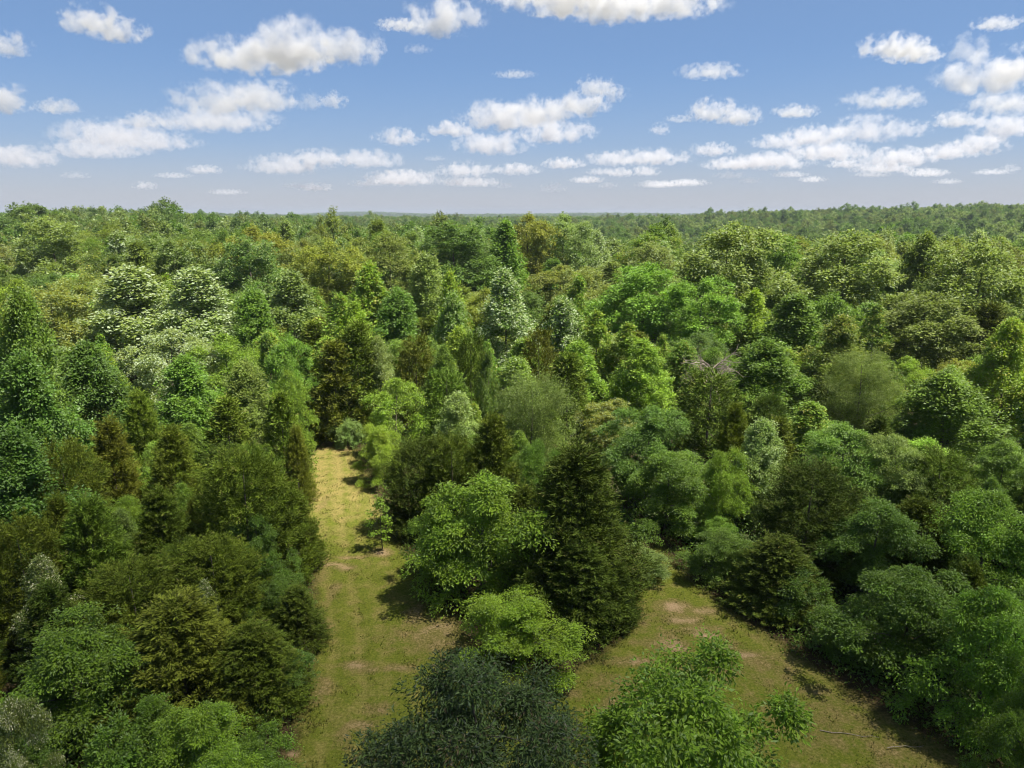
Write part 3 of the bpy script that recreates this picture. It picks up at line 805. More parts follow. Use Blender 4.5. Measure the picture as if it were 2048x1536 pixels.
# kind, top x, top y, width (frame pixels), depth (m), colour, label, leaf material
HAND = [
 ('droop_n', 945, 1318, 600, 13.5, 'dark', 'dark tree with narrow drooping blackish leaves standing in front where the lanes meet', 'glossy'),
 ('green_n', 1400, 1345, 600, 14.0, 'bright', 'ragged green leafy tree at the bottom edge, right of the dark drooping tree', None),
 ('maple_n', 1205, 1450, 150, 14.0, 'bright', 'small light green tree squeezed between the dark drooping tree and the ragged green one', None),
 ('maple_n', 1040, 1196, 240, 28.6, 'yellowgreen', 'small round yellow green tree at the front tip of the island between the lanes', None),
 ('maple_n', 965, 950, 300, 34.0, 'bright', 'bright green layered tree beside the lane, biggest leafy crown of the island between the lanes', None),
 ('cedar_n', 1165, 1090, 190, 31.0, 'cedar_dark', 'lower cedar in front of the tall pointed one at the island tip', None),
 ('cedar_n', 1155, 908, 285, 33.2, (.084, .114, .011), 'tall broad pointed cedar at the tip of the island between the lanes', None),
 ('cedar_n', 1232, 1130, 100, 31.5, 'cedar_dark', 'narrow dark cedar on the right flank of the island tip', None),
 ('bush_n', 1290, 1100, 100, 36.2, 'pale', 'pale round shrub at the mouth of the right hand lane', None),
 ('sapling_n', 760, 990, 58, 39.6, 'bright', 'thin young tree with bare stem standing alone on the grass lane', None),
 ('cedar_n', 838, 880, 125, 42.5, 'cedar_dark', 'dark cedar behind the lone thin sapling', None),
 ('cedar_n', 905, 872, 110, 41.5, 'cedar', 'olive cedar between the sapling cedar and the bright layered tree', None),
 ('cedar_n', 985, 838, 140, 41.5, 'cedar', 'broad olive cedar right behind the bright layered tree', None),
 ('maple_n', 1082, 880, 110, 40.0, 'green', 'mid green leafy tree left behind the tall pointed cedar', None),
 ('maple_n', 870, 1000, 110, 36.5, 'bright', 'small bright bush pushing out left of the bright layered tree', None),
 ('feather_n', 1065, 752, 165, 50.0, 'bluegrey', 'blue grey feathery round tree in the middle of the island', None),
 ('maple_m', 788, 758, 130, 56.0, 'yellowgreen', 'yellow green tree right of the far end of the grass lane', None),
 ('maple_n', 758, 852, 96, 50.5, 'yellowgreen', 'low yellow green tree on the right edge of the lane near its end', None),
 ('poplar_n', 915, 788, 110, 50.0, 'pale', 'silvery small tree left of the blue grey feathery one', 'half'),
 ('cedar_m', 662, 688, 118, 61.0, 'cedar_brown', 'brownish cedar closing the far end of the grass lane', None),
 ('cedar_m', 708, 650, 125, 62.5, 'cedar', 'taller cedar right of the brownish one at the lane end', None),
 ('bush_n', 692, 838, 62, 59.3, 'pale', 'small pale shrub lit at the foot of the lane end cedars', None),
 ('poplar_m', 735, 528, 130, 83, 'yellowgreen', 'pointed yellow green poplar high above the lane end', 'tipped'),
 ('poplar_m', 795, 578, 120, 77, 'blue', 'dark blue green pointed poplar right of the yellow green one above the lane end', None),
 ('column_m', 672, 590, 80, 75, 'yellowgreen', 'slender yellow green tree straight above the lane end', 'tipped'),
 ('column_m', 705, 600, 70, 73, 'yellowgreen', 'second slender yellow green tree, just right of the one above the lane end', None),
 ('poplar_m', 1010, 540, 130, 82, 'blue', 'brightest white leaved pointed poplar near the middle of the wood', 'silver'),
 ('poplar_m', 908, 588, 95, 74, 'green', 'pale topped poplar left of the white leaved one in the middle', 'half'),
 ('poplar_m', 900, 545, 86, 81, 'yellowgreen', 'yellow tipped poplar behind the pale topped one', 'tipped'),
 ('poplar_m', 848, 508, 110, 91, 'pale', 'soft pale green poplar under the dark oak at the middle', None),
 ('poplar_m', 1122, 600, 110, 74, 'green', 'white flecked poplar right of the brightest white leaved one', 'silver'),
 ('column_m', 1190, 622, 76, 70, 'yellowgreen', 'slim yellow green tree left of the large light green round one', 'tipped'),
 ('column_m', 1262, 648, 84, 68, 'yellowgreen', 'slim yellow tipped tree below the large light green round one', 'tipped'),
 ('poplar_n', 1290, 682, 130, 63, 'bright', 'fresh green upright poplar left of the bare grey dead branches', None),
 ('cedar_m', 1080, 662, 72, 66, 'cedar_brown', 'brownish narrow cedar below the brightest white leaved poplar', None),
 ('cedar_m', 940, 668, 66, 66, 'cedar', 'narrow cedar left below the brightest white leaved poplar', None),
 ('cedar_m', 832, 676, 80, 65, 'cedar_brown', 'brownish cedar below the dark blue green poplar', None),
 ('poplar_n', 757, 676, 84, 63, 'pale', 'pale small poplar just right of the lane end cedars', 'half'),
 ('poplar_n', 882, 690, 76, 61, 'green', 'small green poplar between two cedars in the middle of the wood', None),
 ('column_m', 970, 700, 36, 59, 'deep', 'very slim dark columnar tree above the blue grey feathery one', None),
 ('cedar_m', 1135, 712, 130, 59, 'cedar', 'wide olive cedar right behind the blue grey feathery tree', None),
 ('cedar_m', 892, 742, 90, 57, 'cedar_green', 'green cedar behind the silvery small tree', None),
 ('oak_m', 1290, 532, 200, 87, 'bright', 'large light green round tree right of the wood middle', None),
 ('oak_m', 1462, 452, 230, 93, 'olive', 'tallest broad light green tree right of centre', 'half'),
 ('oak_m', 1405, 560, 150, 83, 'bright', 'leafy green tree below left of the tallest broad one', None),
 ('oak_m', 1700, 468, 230, 95, 'olive', 'tall broad tree with glinting leaves right of the tallest one', 'half'),
 ('poplar_m', 1590, 592, 150, 78, 'green', 'green pointed tree below the gap between the two tallest broad trees', None),
 ('poplar_n', 1682, 634, 140, 69, 'olive', 'yellowish topped tree in front of the tall glinting one', 'tipped'),
 ('feather_n', 1725, 706, 150, 60, 'bluegrey', 'pale feathery tree in front of the yellowish topped one', None),
 ('poplar_n', 1540, 678, 160, 65, 'green', 'broad mid green tree right of the bare grey dead branches', None),
 ('oak_m', 1960, 486, 200, 88, 'olive', 'tall olive tree standing before the valley at the right', 'half'),
 ('oak_m', 1860, 590, 210, 78, 'brown', 'dull brownish olive tree with drooping layers at the right', None),
 ('poplar_n', 2030, 640, 140, 60, 'yellowgreen', 'yellow green tree on the right edge halfway down the wood', 'tipped'),
 ('poplar_n', 1905, 745, 180, 54, 'green', 'round green tree below the dull brownish one at the right', None),
 ('cedar_m', 1422, 744, 120, 57.5, 'cedar', 'round olive cedar directly below the bare grey dead branches', None),
 ('maple_n', 1300, 815, 200, 46.5, 'blue', 'wide blue green tree at the head of the right hand lane', None),
 ('maple_n', 1340, 905, 190, 42.0, 'green', 'green leafy tree hanging over the mouth of the right hand lane', None),
 ('maple_n', 1445, 905, 130, 41.0, 'bright', 'bright green tree leaning over the right hand lane mouth', None),
 ('poplar_n', 1530, 838, 120, 44.0, 'pale', 'pale tree with creamy leaf tips above the right hand lane', 'half'),
 ('cedar_n', 1545, 792, 76, 50, 'cedar_dark', 'narrow dark cedar behind the pale creamy tipped tree', None),
 ('cedar_n', 1475, 815, 90, 47, 'cedar', 'olive cedar left of the pale creamy tipped tree', None),
 ('cedar_n', 1625, 930, 180, 37.0, 'cedar_dark', 'large dark cedar on the right side of the right hand lane', None),
 ('maple_n', 1450, 1060, 150, 36.0, 'blue', 'low blue green tree at the right edge of the lane mouth', None),
 ('cedar_n', 1565, 1078, 190, 33.0, 'cedar_dark', 'squat dark cedar on the lane edge below the large dark one', None),
 ('bush_n', 1600, 1140, 130, 32.0, 'blue', 'blue green shrub against the squat dark cedar', None),
 ('maple_n', 1690, 850, 200, 45.0, 'blue', 'blue green leafy tree above the large dark cedar', None),
 ('maple_n', 1800, 870, 170, 43.0, 'pale', 'light layered tree right of the blue green one', None),
 ('cedar_n', 1880, 905, 130, 41.0, 'cedar', 'olive cedar below the round green tree at the right', None),
 ('maple_n', 1760, 1010, 220, 33.5, 'green', 'mid green leafy tree right of the large dark cedar', None),
 ('cedar_n', 1842, 1002, 150, 34.5, 'cedar', 'olive cedar poking out between leafy trees at the right', None),
 ('maple_n', 1985, 985, 260, 33.0, 'bright', 'wide bright layered tree on the right edge', None),
 ('maple_n', 1835, 1140, 270, 27.5, 'green', 'large leafy tree overhanging the right side of the lane', None),
 ('maple_n', 2000, 1180, 260, 24.0, 'bright', 'large layered tree on the right edge above the lane bend', None),
 ('maple_n', 2085, 1330, 190, 20.5, 'green', 'dark leafy tree in the lower right corner', None),
 ('bush_n', 1690, 1240, 120, 29.0, 'blue', 'low shrub spilling onto the lane under the large overhanging tree', None),
 # ---- left of the lane
 ('maple_n', 395, 1412, 240, 20.5, 'bright', 'bright green leafy tree at the bottom edge left of the lane', None),
 ('bush_n', 525, 1480, 130, 21.2, 'green', 'small green shrub at the bottom edge beside the lane', None),
 ('maple_n', 130, 1255, 300, 23.5, 'green', 'green drooping tree near the lower left corner', None),
 ('maple_n', 5, 1400, 150, 19.0, 'pale', 'cream flowering tree in the lower left corner', 'flower'),
 ('bush_n', 215, 1470, 200, 20.0, 'green', 'low green bush along the bottom edge between two leafy trees', None),
 ('poplar_n', 78, 1112, 110, 28.0, 'pale', 'small tree covered in cream flower sprays at the left', 'flower'),
 ('poplar_n', 405, 1165, 66, 28.0, 'pale', 'little cream flowering tree among the cedars left of the lane', 'flower'),
 ('cedar_n', 350, 1205, 300, 25.0, 'cedar_brown', 'broad olive cedar behind the bright tree at the bottom edge', None),
 ('cedar_n', 500, 1255, 210, 25.5, 'cedar', 'low spreading cedar on the left lane edge near the bottom', None),
 ('cedar_n', 590, 1180, 120, 30.0, 'cedar_dark', 'small dark cedar leaning over the left lane edge', None),
 ('maple_n', 560, 1150, 110, 31.0, 'blue', 'small blue green leafy tree at the left lane edge', None),
 ('maple_n', 555, 1290, 130, 26.5, 'blue', 'green bush in front of the low spreading cedar', None),
 ('cedar_n', 480, 908, 190, 35.5, 'cedar_green', 'tall green cedar left of the lane, highest of that side', None),
 ('cedar_n', 590, 985, 110, 37.5, 'cedar', 'slim olive cedar right beside the tall green one on the lane edge', None),
 ('cedar_n', 420, 1085, 170, 30.0, 'cedar', 'olive cedar below the tall green one', None),
 ('maple_n', 505, 1035, 120, 33.0, 'blue', 'blue green leafy patch between cedars left of the lane', None),
 ('cedar_n', 175, 1005, 190, 31.0, 'cedar_green', 'rounded green cedar above the cream flowering tree', None),
 ('cedar_n', 265, 1130, 190, 28.0, 'cedar', 'broad cedar right of the cream flowering tree', None),
 ('cedar_n', 90, 1175, 160, 26.0, 'cedar_dark', 'dark cedar directly below the cream flowering tree', None),
 ('cedar_n', 310, 985, 150, 34.0, 'cedar', 'olive cedar left of the tall green one', None),
 ('poplar_n', 40, 575, 150, 48.0, 'blue', 'big blue green tree on the left edge, uppermost of three', None),
 ('poplar_n', 28, 710, 200, 41.0, 'blue', 'big blue green tree on the left edge, middle of three', None),
 ('poplar_n', 20, 865, 210, 35.0, 'blue', 'big blue green tree on the left edge, lowest of three', None),
 ('poplar_n', 172, 688, 180, 51.0, 'deep', 'dark green pointed tree right of the blue green ones on the left edge', None),
 ('poplar_m', 262, 536, 210, 83, 'pale', 'large white leaved tree at the upper left, biggest of the pale ones', 'silver'),
 ('poplar_m', 385, 540, 190, 81, 'pale', 'second large white leaved tree, right of the biggest', 'silver'),
 ('maple_m', 330, 660, 170, 70, 'pale', 'whitish low tree below the two large white leaved trees', 'silver'),
 ('oak_m', 100, 572, 160, 81, 'golden', 'golden olive tree left of the white leaved trees', 'half'),
 ('oak_m', 165, 545, 120, 90, 'golden', 'golden olive tree tucked behind the first golden one', 'half'),
 ('oak_m', 95, 440, 160, 128, 'olive', 'pale topped broad tree near the skyline at the upper left', 'half'),
 ('oak_m', 500, 478, 150, 106, 'blue', 'rounded blue green tree with pale leaf tips above the left cedars', 'half'),
 ('poplar_m', 585, 545, 130, 89, 'bluegrey', 'grey green tree right below the rounded blue green one', 'half'),
 ('poplar_m', 500, 578, 110, 79, 'green', 'green poplar left of the grey green tree', None),
 ('oak_m', 655, 482, 140, 106, 'golden', 'golden olive round tree above the yellow green poplar', None),
 ('maple_m', 575, 670, 110, 66, 'bright', 'fresh green tree left of the lane end cedars', None),
 ('maple_m', 578, 742, 76, 57, 'yellowgreen', 'yellow green tree on the left lane edge near its end', None),
 ('poplar_n', 482, 720, 120, 57, 'bluegrey', 'grey green tree above the left cedars', None),
 ('poplar_n', 365, 716, 160, 53.5, 'green', 'pointed green tree among the cedars at the left', None),
 ('cedar_m', 560, 790, 100, 50, 'cedar_green', 'sunlit green cedar on the left lane edge', None),
 ('cedar_n', 588, 858, 66, 47, 'cedar_brown', 'golden brown cedar at the left lane edge', None),
 ('cedar_m', 450, 800, 120, 48, 'cedar', 'olive cedar left of the sunlit green one', None),
 ('cedar_n', 280, 790, 110, 48, 'cedar_green', 'green cedar in front of the pointed green tree', None),
 ('cedar_n', 340, 862, 130, 42, 'cedar', 'olive cedar in the left cedar thicket, third from the lane', None),
 ('cedar_n', 215, 850, 130, 42, 'cedar_brown', 'brownish cedar in the left cedar thicket', None),
 ('cedar_n', 125, 892, 150, 38, 'cedar', 'olive cedar beside the lowest blue green tree on the left edge', None),
 ('cedar_n', 30, 1040, 170, 30, 'cedar', 'olive cedar on the left edge below the blue green trees', None),
 ('oak_m', 905, 448, 190, 122, 'deep', 'big dark oak in the middle of the wood near the skyline', None),
 ('oak_m', 780, 470, 160, 112, 'brown', 'dull olive oak left of the big dark one', None),
 ('oak_m', 1055, 432, 130, 135, 'golden', 'golden topped oak on the skyline at the middle', None),
 ('oak_m', 1125, 432, 130, 140, 'pale', 'pale rounded oak right of the golden one on the skyline', 'half'),
 ('poplar_m', 1010, 442, 110, 125, 'green', 'green tree left of the golden topped oak', None),
 ('airy_m', 668, 414, 90, 165, 'olive', 'thin airy tree sticking out above the skyline left of the middle', None),
 ('airy_m', 640, 428, 60, 160, 'olive', 'shorter airy tree beside the one above the skyline', None),
 ('oak_m', 70, 412, 120, 240, 'deep', 'dark tree standing highest on the left skyline', None),
 ('oak_m', 320, 420, 60, 260, 'deep', 'small dark round tree on the left skyline', None),
]
for (k, px, py, w, Y, col, lab, mt) in HAND:
    B(k, px, py, w, Y, col, lab, mt, **({'var': 0} if 'pointed' in lab and k == 'cedar_n' else {}))

# ------------------------------------------------------------------ the rest of the wood, filled in between
frng = random.Random(21)
def clear(x, y, r, fac):
    for t in TREES:
        if (t['x'] - x) ** 2 + (t['y'] - y) ** 2 < (fac * (t['r'] + r)) ** 2: return False
    return True
for t_ in TREES:
    t_['hand'] = True
    t_['top'] = project((t_['x'], t_['y'], t_['z'] + t_['h'])); t_['wpx'] = t_['r'] * 2 * FPX / (t_['y'] * 1.04)
HAND_TREES = list(TREES)
def keep_sight(x, y, h, r):
    """lower a filling tree until it leaves the picked-out trees behind it in view"""
    if abs(project((x, y, 4))[0] - 1415) < 75 and 46 < y < 64: return None
    z = float(terrain(x, y)); h0 = h
    for _ in range(6):
        px, py = project((x, y, z + h)); w = r * 2 * FPX / (y * 1.04)
        bad = [t for t in HAND_TREES if t['y'] > y + .5 and abs(t['top'][0] - px) < .42 * (w + t['wpx']) and py < t['top'][1] + .62 * min(t['wpx'], 190)]
        if not bad: return h
        h *= .88
        if h < .55 * h0: return None
    return None
def wood_height(y):
    return float(np.interp(y, [18, 25, 30, 36, 45, 55, 65, 75, 90, 110, 160, 260], [3.6, 4.2, 4.8, 5.6, 6.6, 7.8, 9.5, 11.5, 14.5, 16.3, 17.0, 17.5]))
def fill(n, y0, y1, rfun, fac, chooser, margin):
    made = 0
    for _ in range(n):
        y = y0 + (y1 - y0) * math.sqrt(frng.random()) if y1 > 60 else frng.uniform(y0, y1)
        half = .745 * y + 5
        x = frng.uniform(-half, half)
        if lane_signed(np.array([[x, y]]))[0] > -margin: continue
        k, r, h, col, mt = chooser(x, y)
        if not clear(x, y, r, fac): continue
        h = keep_sight(x, y, h, r)
        if h is None: continue
        place(k, x, y, h, r, col, mt); made += 1
    return made
def choose_near(x, y):
    h = wood_height(y) * frng.uniform(.7, 1.08)
    if frng.random() < (.62 if x < -6 else .30 if x < 8 else .22):
        return 'cedar_n' if y < 46 else 'cedar_m', h * frng.uniform(.24, .32), h, frng.choice(['cedar', 'cedar_dark', 'cedar_green', 'cedar', 'cedar_brown']), None
    if frng.random() < .6:
        return 'maple_n' if y < 48 else 'maple_m', h * frng.uniform(.34, .46), h * .92, frng.choice(['green', 'bright', 'blue', 'blue', 'green']), None
    return 'poplar_n', h * frng.uniform(.24, .32), h, frng.choice(['green', 'blue', 'bluegrey', 'green']), None
def choose_mid(x, y):
    h = wood_height(y) * frng.uniform(.72, 1.08)
    q = frng.random()
    pale = x < -18
    if q < .16: return 'cedar_m', h * .26, h * .75, frng.choice(['cedar', 'cedar_brown', 'cedar_green']), None
    if q < .50: return 'poplar_m', h * frng.uniform(.27, .35), h, frng.choice(['green', 'green', 'pale', 'bright', 'yellowgreen', 'olive']), frng.choice(['half', 'half', None, 'tipped', 'silver' if pale else None])
    if q < .72: return 'maple_m', h * frng.uniform(.32, .42), h * .85, frng.choice(['bright', 'green', 'yellowgreen', 'pale']), frng.choice([None, None, 'half'])
    if q < .82: return 'column_m', h * .15, h * .95, frng.choice(['yellowgreen', 'bright', 'green']), 'tipped'
    return 'oak_m', h * .38, h, frng.choice(['olive', 'green', 'golden', 'olive', 'deep']), frng.choice([None, 'half'])
def choose_far(x, y):
    h = wood_height(y) * frng.uniform(.84, 1.07)
    q = frng.random()
    if q < .66: return 'oak_m', h * frng.uniform(.31, .43), h, frng.choice(['olive', 'green', 'deep', 'golden', 'brown', 'olive', 'olive', 'green']), frng.choice([None, None, 'half', 'half', 'tipped'])
    return 'poplar_m', h * frng.uniform(.24, .32), h * 1.03, frng.choice(['green', 'blue', 'pale', 'olive', 'olive']), frng.choice([None, 'half', 'silver', 'half'])
print('fill near', fill(500, 18, 50, None, .62, choose_near, 1.3))
print('fill mid', fill(900, 50, 96, None, .68, choose_mid, 1.5))
print('fill far', fill(900, 96, 150, None, .70, choose_far, 1))
print('trees', len(TREES))

# ------------------------------------------------------------------ woods too far off to count
def distant_wood():
    rng = np.random.default_rng(5)
    P, S = [], []
    def band(y0, y1, sp, sc, wid=.80):
        ys = np.arange(y0, y1, sp)
        for y in ys:
            xs = np.arange(-wid * y - 60, wid * y + 60, sp)
            x = xs + rng.uniform(-.48, .48, len(xs)) * sp
            yy = y + rng.uniform(-.48, .48, len(xs)) * sp
            P.append(np.stack([x, yy, terrain(x, yy)], -1)); S.append(np.full(len(x), sc) * rng.uniform(.74, 1.12, len(x)) * np.where(rng.random(len(x)) < .05, 1.22, 1))
    band(153, 420, 8.6, 1.0); band(420, 900, 9.6, 1.0); band(900, 1900, 15, 1.25); band(1900, 3600, 27, 1.7); band(3600, 6400, 48, 2.2)
    P, S = np.concatenate(P), np.concatenate(S)
    S = S * (1 + .13 * np.sin(P[:, 0] / 23 + 1.7 * np.sin(P[:, 1] / 37)) * np.sin(P[:, 0] / 9.5 + P[:, 1] / 31))
    zs = S * np.where(np.hypot(P[:, 0], P[:, 1]) > 900, .85 / np.maximum(S, .01) ** .6, .93)
    me = bpy.data.meshes.new('distant_forest'); me.vertices.add(len(P)); me.vertices.foreach_set('co', P.astype(np.float32).ravel())
    a = me.attributes.new('size', 'FLOAT_VECTOR', 'POINT'); a.data.foreach_set('vector', np.stack([S, S, zs], -1).astype(np.float32).ravel())
    a = me.attributes.new('turn', 'FLOAT', 'POINT'); a.data.foreach_set('value', rng.uniform(0, 6.283, len(P)).astype(np.float32))
    a = me.attributes.new('pick', 'INT', 'POINT'); a.data.foreach_set('value', rng.integers(0, 8, len(P)).astype(np.int32))
    ob = link(bpy.data.objects.new('distant_forest', me))
    tag(ob, 'unbroken green forest canopy reaching back to the horizon', 'forest', kind='stuff')
    col = bpy.data.collections.new('canopy_sources')
    cs = ['olive', 'green', 'deep', 'olive', 'bluegrey', 'green', 'brown', 'deep']
    for i, c in enumerate(cs):
        src = KIND['far'][i % 5][0]
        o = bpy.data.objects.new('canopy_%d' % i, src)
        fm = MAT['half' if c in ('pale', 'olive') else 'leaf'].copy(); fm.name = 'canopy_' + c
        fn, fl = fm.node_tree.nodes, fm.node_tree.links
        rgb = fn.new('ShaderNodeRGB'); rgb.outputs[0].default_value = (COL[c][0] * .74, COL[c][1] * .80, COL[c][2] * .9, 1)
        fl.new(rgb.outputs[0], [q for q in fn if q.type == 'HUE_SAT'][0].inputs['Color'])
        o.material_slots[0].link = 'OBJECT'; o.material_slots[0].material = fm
        col.objects.link(o)
    ng = bpy.data.node_groups.new('canopy', 'GeometryNodeTree')
    ng.interface.new_socket('Geometry', in_out='INPUT', socket_type='NodeSocketGeometry')
    ng.interface.new_socket('Geometry', in_out='OUTPUT', socket_type='NodeSocketGeometry')
    n, l = ng.nodes, ng.links
    gi, go = n.new('NodeGroupInput'), n.new('NodeGroupOutput')
    ci = n.new('GeometryNodeCollectionInfo'); ci.inputs['Collection'].default_value = col
    ci.inputs['Separate Children'].default_value = True; ci.inputs['Reset Children'].default_value = True
    ip = n.new('GeometryNodeInstanceOnPoints'); ip.inputs['Pick Instance'].default_value = True
    def named(nm, t):
        q = n.new('GeometryNodeInputNamedAttribute'); q.data_type = t; q.inputs['Name'].default_value = nm
        return [s for s in q.outputs if s.enabled and s.name == 'Attribute'][0]
    l.new(gi.outputs[0], ip.inputs['Points']); l.new(ci.outputs[0], ip.inputs['Instance'])
    l.new(named('pick', 'INT'), ip.inputs['Instance Index']); l.new(named('size', 'FLOAT_VECTOR'), ip.inputs['Scale'])
    cx = n.new('ShaderNodeCombineXYZ'); l.new(named('turn', 'FLOAT'), cx.inputs[2])
    er = n.new('FunctionNodeEulerToRotation'); l.new(cx.outputs[0], er.inputs[0]); l.new(er.outputs[0], ip.inputs['Rotation'])
    l.new(ip.outputs[0], go.inputs[0])
    md = ob.modifiers.new('canopy', 'NODES'); md.node_group = ng
    print('distant', len(P))
distant_wood()

# ------------------------------------------------------------------ haze and the cloud that shades the front
def box_mesh(name, x0, x1, y0, y1, z0, z1):
    v = np.array([(x, y, z) for z in (z0, z1) for y in (y0, y1) for x in (x0, x1)], float)
    f = np.array([(0, 2, 3, 1), (4, 5, 7, 6), (0, 1, 5, 4), (2, 6, 7, 3), (0, 4, 6, 2), (1, 3, 7, 5)])
    return np_mesh(name, v, f)
m, n, l = nmat('summer_haze')
hv = n.new('ShaderNodeVolumePrincipled')
hv.inputs['Color'].default_value = (.40, .45, .56, 1)
hv.inputs['Density'].default_value = 0.00013
ho = n.new('ShaderNodeOutputMaterial'); l.new(hv.outputs[0], ho.inputs['Volume'])
hz = bpy.data.objects.new('haze', box_mesh('haze', -9300, 9300, -9300, 9400, float(gv[:, 2].min()) - 2, 75))
hz.data.materials.append(m); tag(link(hz), 'thin summer haze over the whole woodland', 'haze', kind='stuff')

m, n, l = nmat('thin_cloud_vapour')
cv = n.new('ShaderNodeVolumeScatter'); cv.inputs['Color'].default_value = (1, 1, 1, 1)
cv.inputs['Density'].default_value = .0155
co = n.new('ShaderNodeOutputMaterial'); l.new(cv.outputs[0], co.inputs['Volume'])
SHADE_C = Vector((0, -83, 0)) + sd * (900 / sd.z)
pm = PUFF.copy(); pm.materials.clear(); pm.materials.append(m)
oc = empty('cloud', SHADE_C); tag(oc, 'thin cloud overhead that shades the front of the clearing', 'cloud', 'fair weather clouds')
for (dx, dy, sx, sy, sz) in ((0, 0, 200, 128, 60), (-130, -10, 130, 122, 40), (130, -20, 125, 122, 40)):
    o = bpy.data.objects.new('puff', pm); link(o, oc); o.location = (dx, dy, 0); o.scale = (sx, sy, sz)
# ------------------------------------------------------------------ dead tree, weeds along the lane, radio mast
def tube(V, F, pts, rads, S=5):
    prev = None
    for k, (c, r) in enumerate(zip(pts, rads)):
        d = pts[min(k + 1, len(pts) - 1)] - pts[max(k - 1, 0)]
        d = d / (np.linalg.norm(d) + 1e-9)
        s1 = np.cross(d, [.2, .1, 1.0]); s1 /= np.linalg.norm(s1) + 1e-9; s2 = np.cross(d, s1)
        st = len(V)
        for a in range(S):
            V.append(c + r * (math.cos(a / S * 6.28318) * s1 + math.sin(a / S * 6.28318) * s2))
        if prev is not None:
            for j in range(S):
                F.append((prev + j, prev + (j + 1) % S, st + (j + 1) % S)); F.append((prev + j, st + (j + 1) % S, st + j))
        prev = st
def dead_tree(px, py, Y):
    rng = np.random.default_rng(77)
    c = at_depth(px, py, Y)
    root = empty('dead_tree', (c.x, Y, 0)); tag(root, 'bare grey dead branches of a fallen tree amid the green crowns right of centre', 'tree')
    top = c.z
    V, F = [], []
    base = np.array([-1.2, 1.2, 0.0]); up = np.array([.2, -.2, top * .72])
    stem = [base + (up - base) * u + np.array([.25 * math.sin(3 * u), 0, 0]) for u in np.linspace(0, 1, 7)]
    tube(V, F, stem, np.linspace(.22, .13, 7), 7)
    me = np_mesh('dead_trunk', np.array(V), np.array(F), True); me.materials.append(DEAD)
    link(bpy.data.objects.new('trunk', me), root)
    for i in range(15):
        V, F = [], []
        az = i * 2.4 + rng.uniform(-.3, .3)
        def grow(p, d, L, r, depth):
            pts = [p]
            for s in range(5):
                d = d + rng.normal(0, .22, 3); d = d / np.linalg.norm(d)
                pts.append(pts[-1] + d * L / 5)
            tube(V, F, pts, np.linspace(r, r * .45, 6), 5)
            if depth > 0:
                for q in range(4):
                    k = rng.integers(2, 6)
                    nd = d + rng.normal(0, .75, 3); nd[2] = abs(nd[2]) * .6
                    grow(pts[k], nd / np.linalg.norm(nd), L * .58, r * .5, depth - 1)
        d0 = np.array([math.cos(az), math.sin(az) * .8, rng.uniform(.05, .7)]); d0 /= np.linalg.norm(d0)
        p0 = stem[int(rng.integers(4, 7))]
        grow(np.array(p0), d0, rng.uniform(1.6, 2.9), .075, 2)
        me = np_mesh('dead_limb', np.array(V), np.array(F), True); me.materials.append(DEAD)
        link(bpy.data.objects.new('limb', me), root)
dead_tree(1420, 690, 64.5)

def weeds():
    rng = np.random.default_rng(12)
    N = 26000
    Q = np.stack([rng.uniform(-17, 31, N), rng.uniform(14, 64, N)], -1)
    s = lane_signed(Q)
    pat = np.sin(Q[:, 0] * 1.3 + 2 * np.sin(Q[:, 1] * .7)) * np.sin(Q[:, 1] * 1.1 + Q[:, 0] * .4) * .5 + .5
    k = (s > -1.9) & (s < .25) & (rng.random(N) < np.exp(-((s + .75) / .6) ** 2) * (.25 + .75 * pat))
    Q, s = Q[k], s[k]
    M, n = len(Q), 16
    hg = rng.uniform(.15, .75, M) * np.clip(1.1 - (s + .6), .4, 1.3)
    off = rng.normal(0, .16, (M, n, 3)); off[..., 2] = rng.random((M, n)) * hg[:, None]
    pos = np.concatenate([Q, np.full((M, 1), .03)], 1)[:, None] + off
    pos = pos.reshape(-1, 3)
    ax = rng.normal(0, .6, pos.shape) + np.array([0, 0, .25]); nr = rng.normal(0, .5, pos.shape) + np.array([0, 0, 1])
    L = rng.uniform(.08, .19, len(pos))
    me = leaf_mesh('weeds', pos, ax, nr, L, L * .45, np.clip(rng.normal(.5, .25, len(pos)), 0, 1))
    me.materials.append(MAT['leaf'])
    o = link(bpy.data.objects.new('undergrowth', me)); o.color = (.12, .17, .022, 1)
    tag(o, 'low weeds and bramble along the edges of the mown lane', 'weeds', kind='stuff')
weeds()
def ground_cover():
    rng = np.random.default_rng(14)
    N = 14000
    yy = 17 + 62 * rng.random(N); xx = rng.uniform(-.78, .78, N) * yy
    Q = np.stack([xx, yy], -1); Q = Q[lane_signed(Q) < -.9]
    M, n = len(Q), 15
    hg = rng.uniform(.25, 1.3, M) * rng.uniform(.4, 1, M)
    off = rng.normal(0, .28, (M, n, 3)); off[..., 2] = rng.random((M, n)) * hg[:, None]
    pos = (np.concatenate([Q, np.full((M, 1), .05)], 1)[:, None] + off).reshape(-1, 3)
    ax = rng.normal(0, .6, pos.shape) + np.array([0, 0, .2]); nr = rng.normal(0, .5, pos.shape) + np.array([0, 0, 1])
    L = rng.uniform(.14, .30, len(pos))
    me = leaf_mesh('ground_cover', pos, ax, nr, L, L * .55, np.clip(rng.normal(.5, .25, len(pos)), 0, 1))
    me.materials.append(MAT['leaf'])
    o = link(bpy.data.objects.new('ground_cover_foliage', me)); o.color = (.10, .165, .022, 1)
    tag(o, 'leafy ground cover under the trees of the wood', 'ground cover', kind='stuff')
ground_cover()

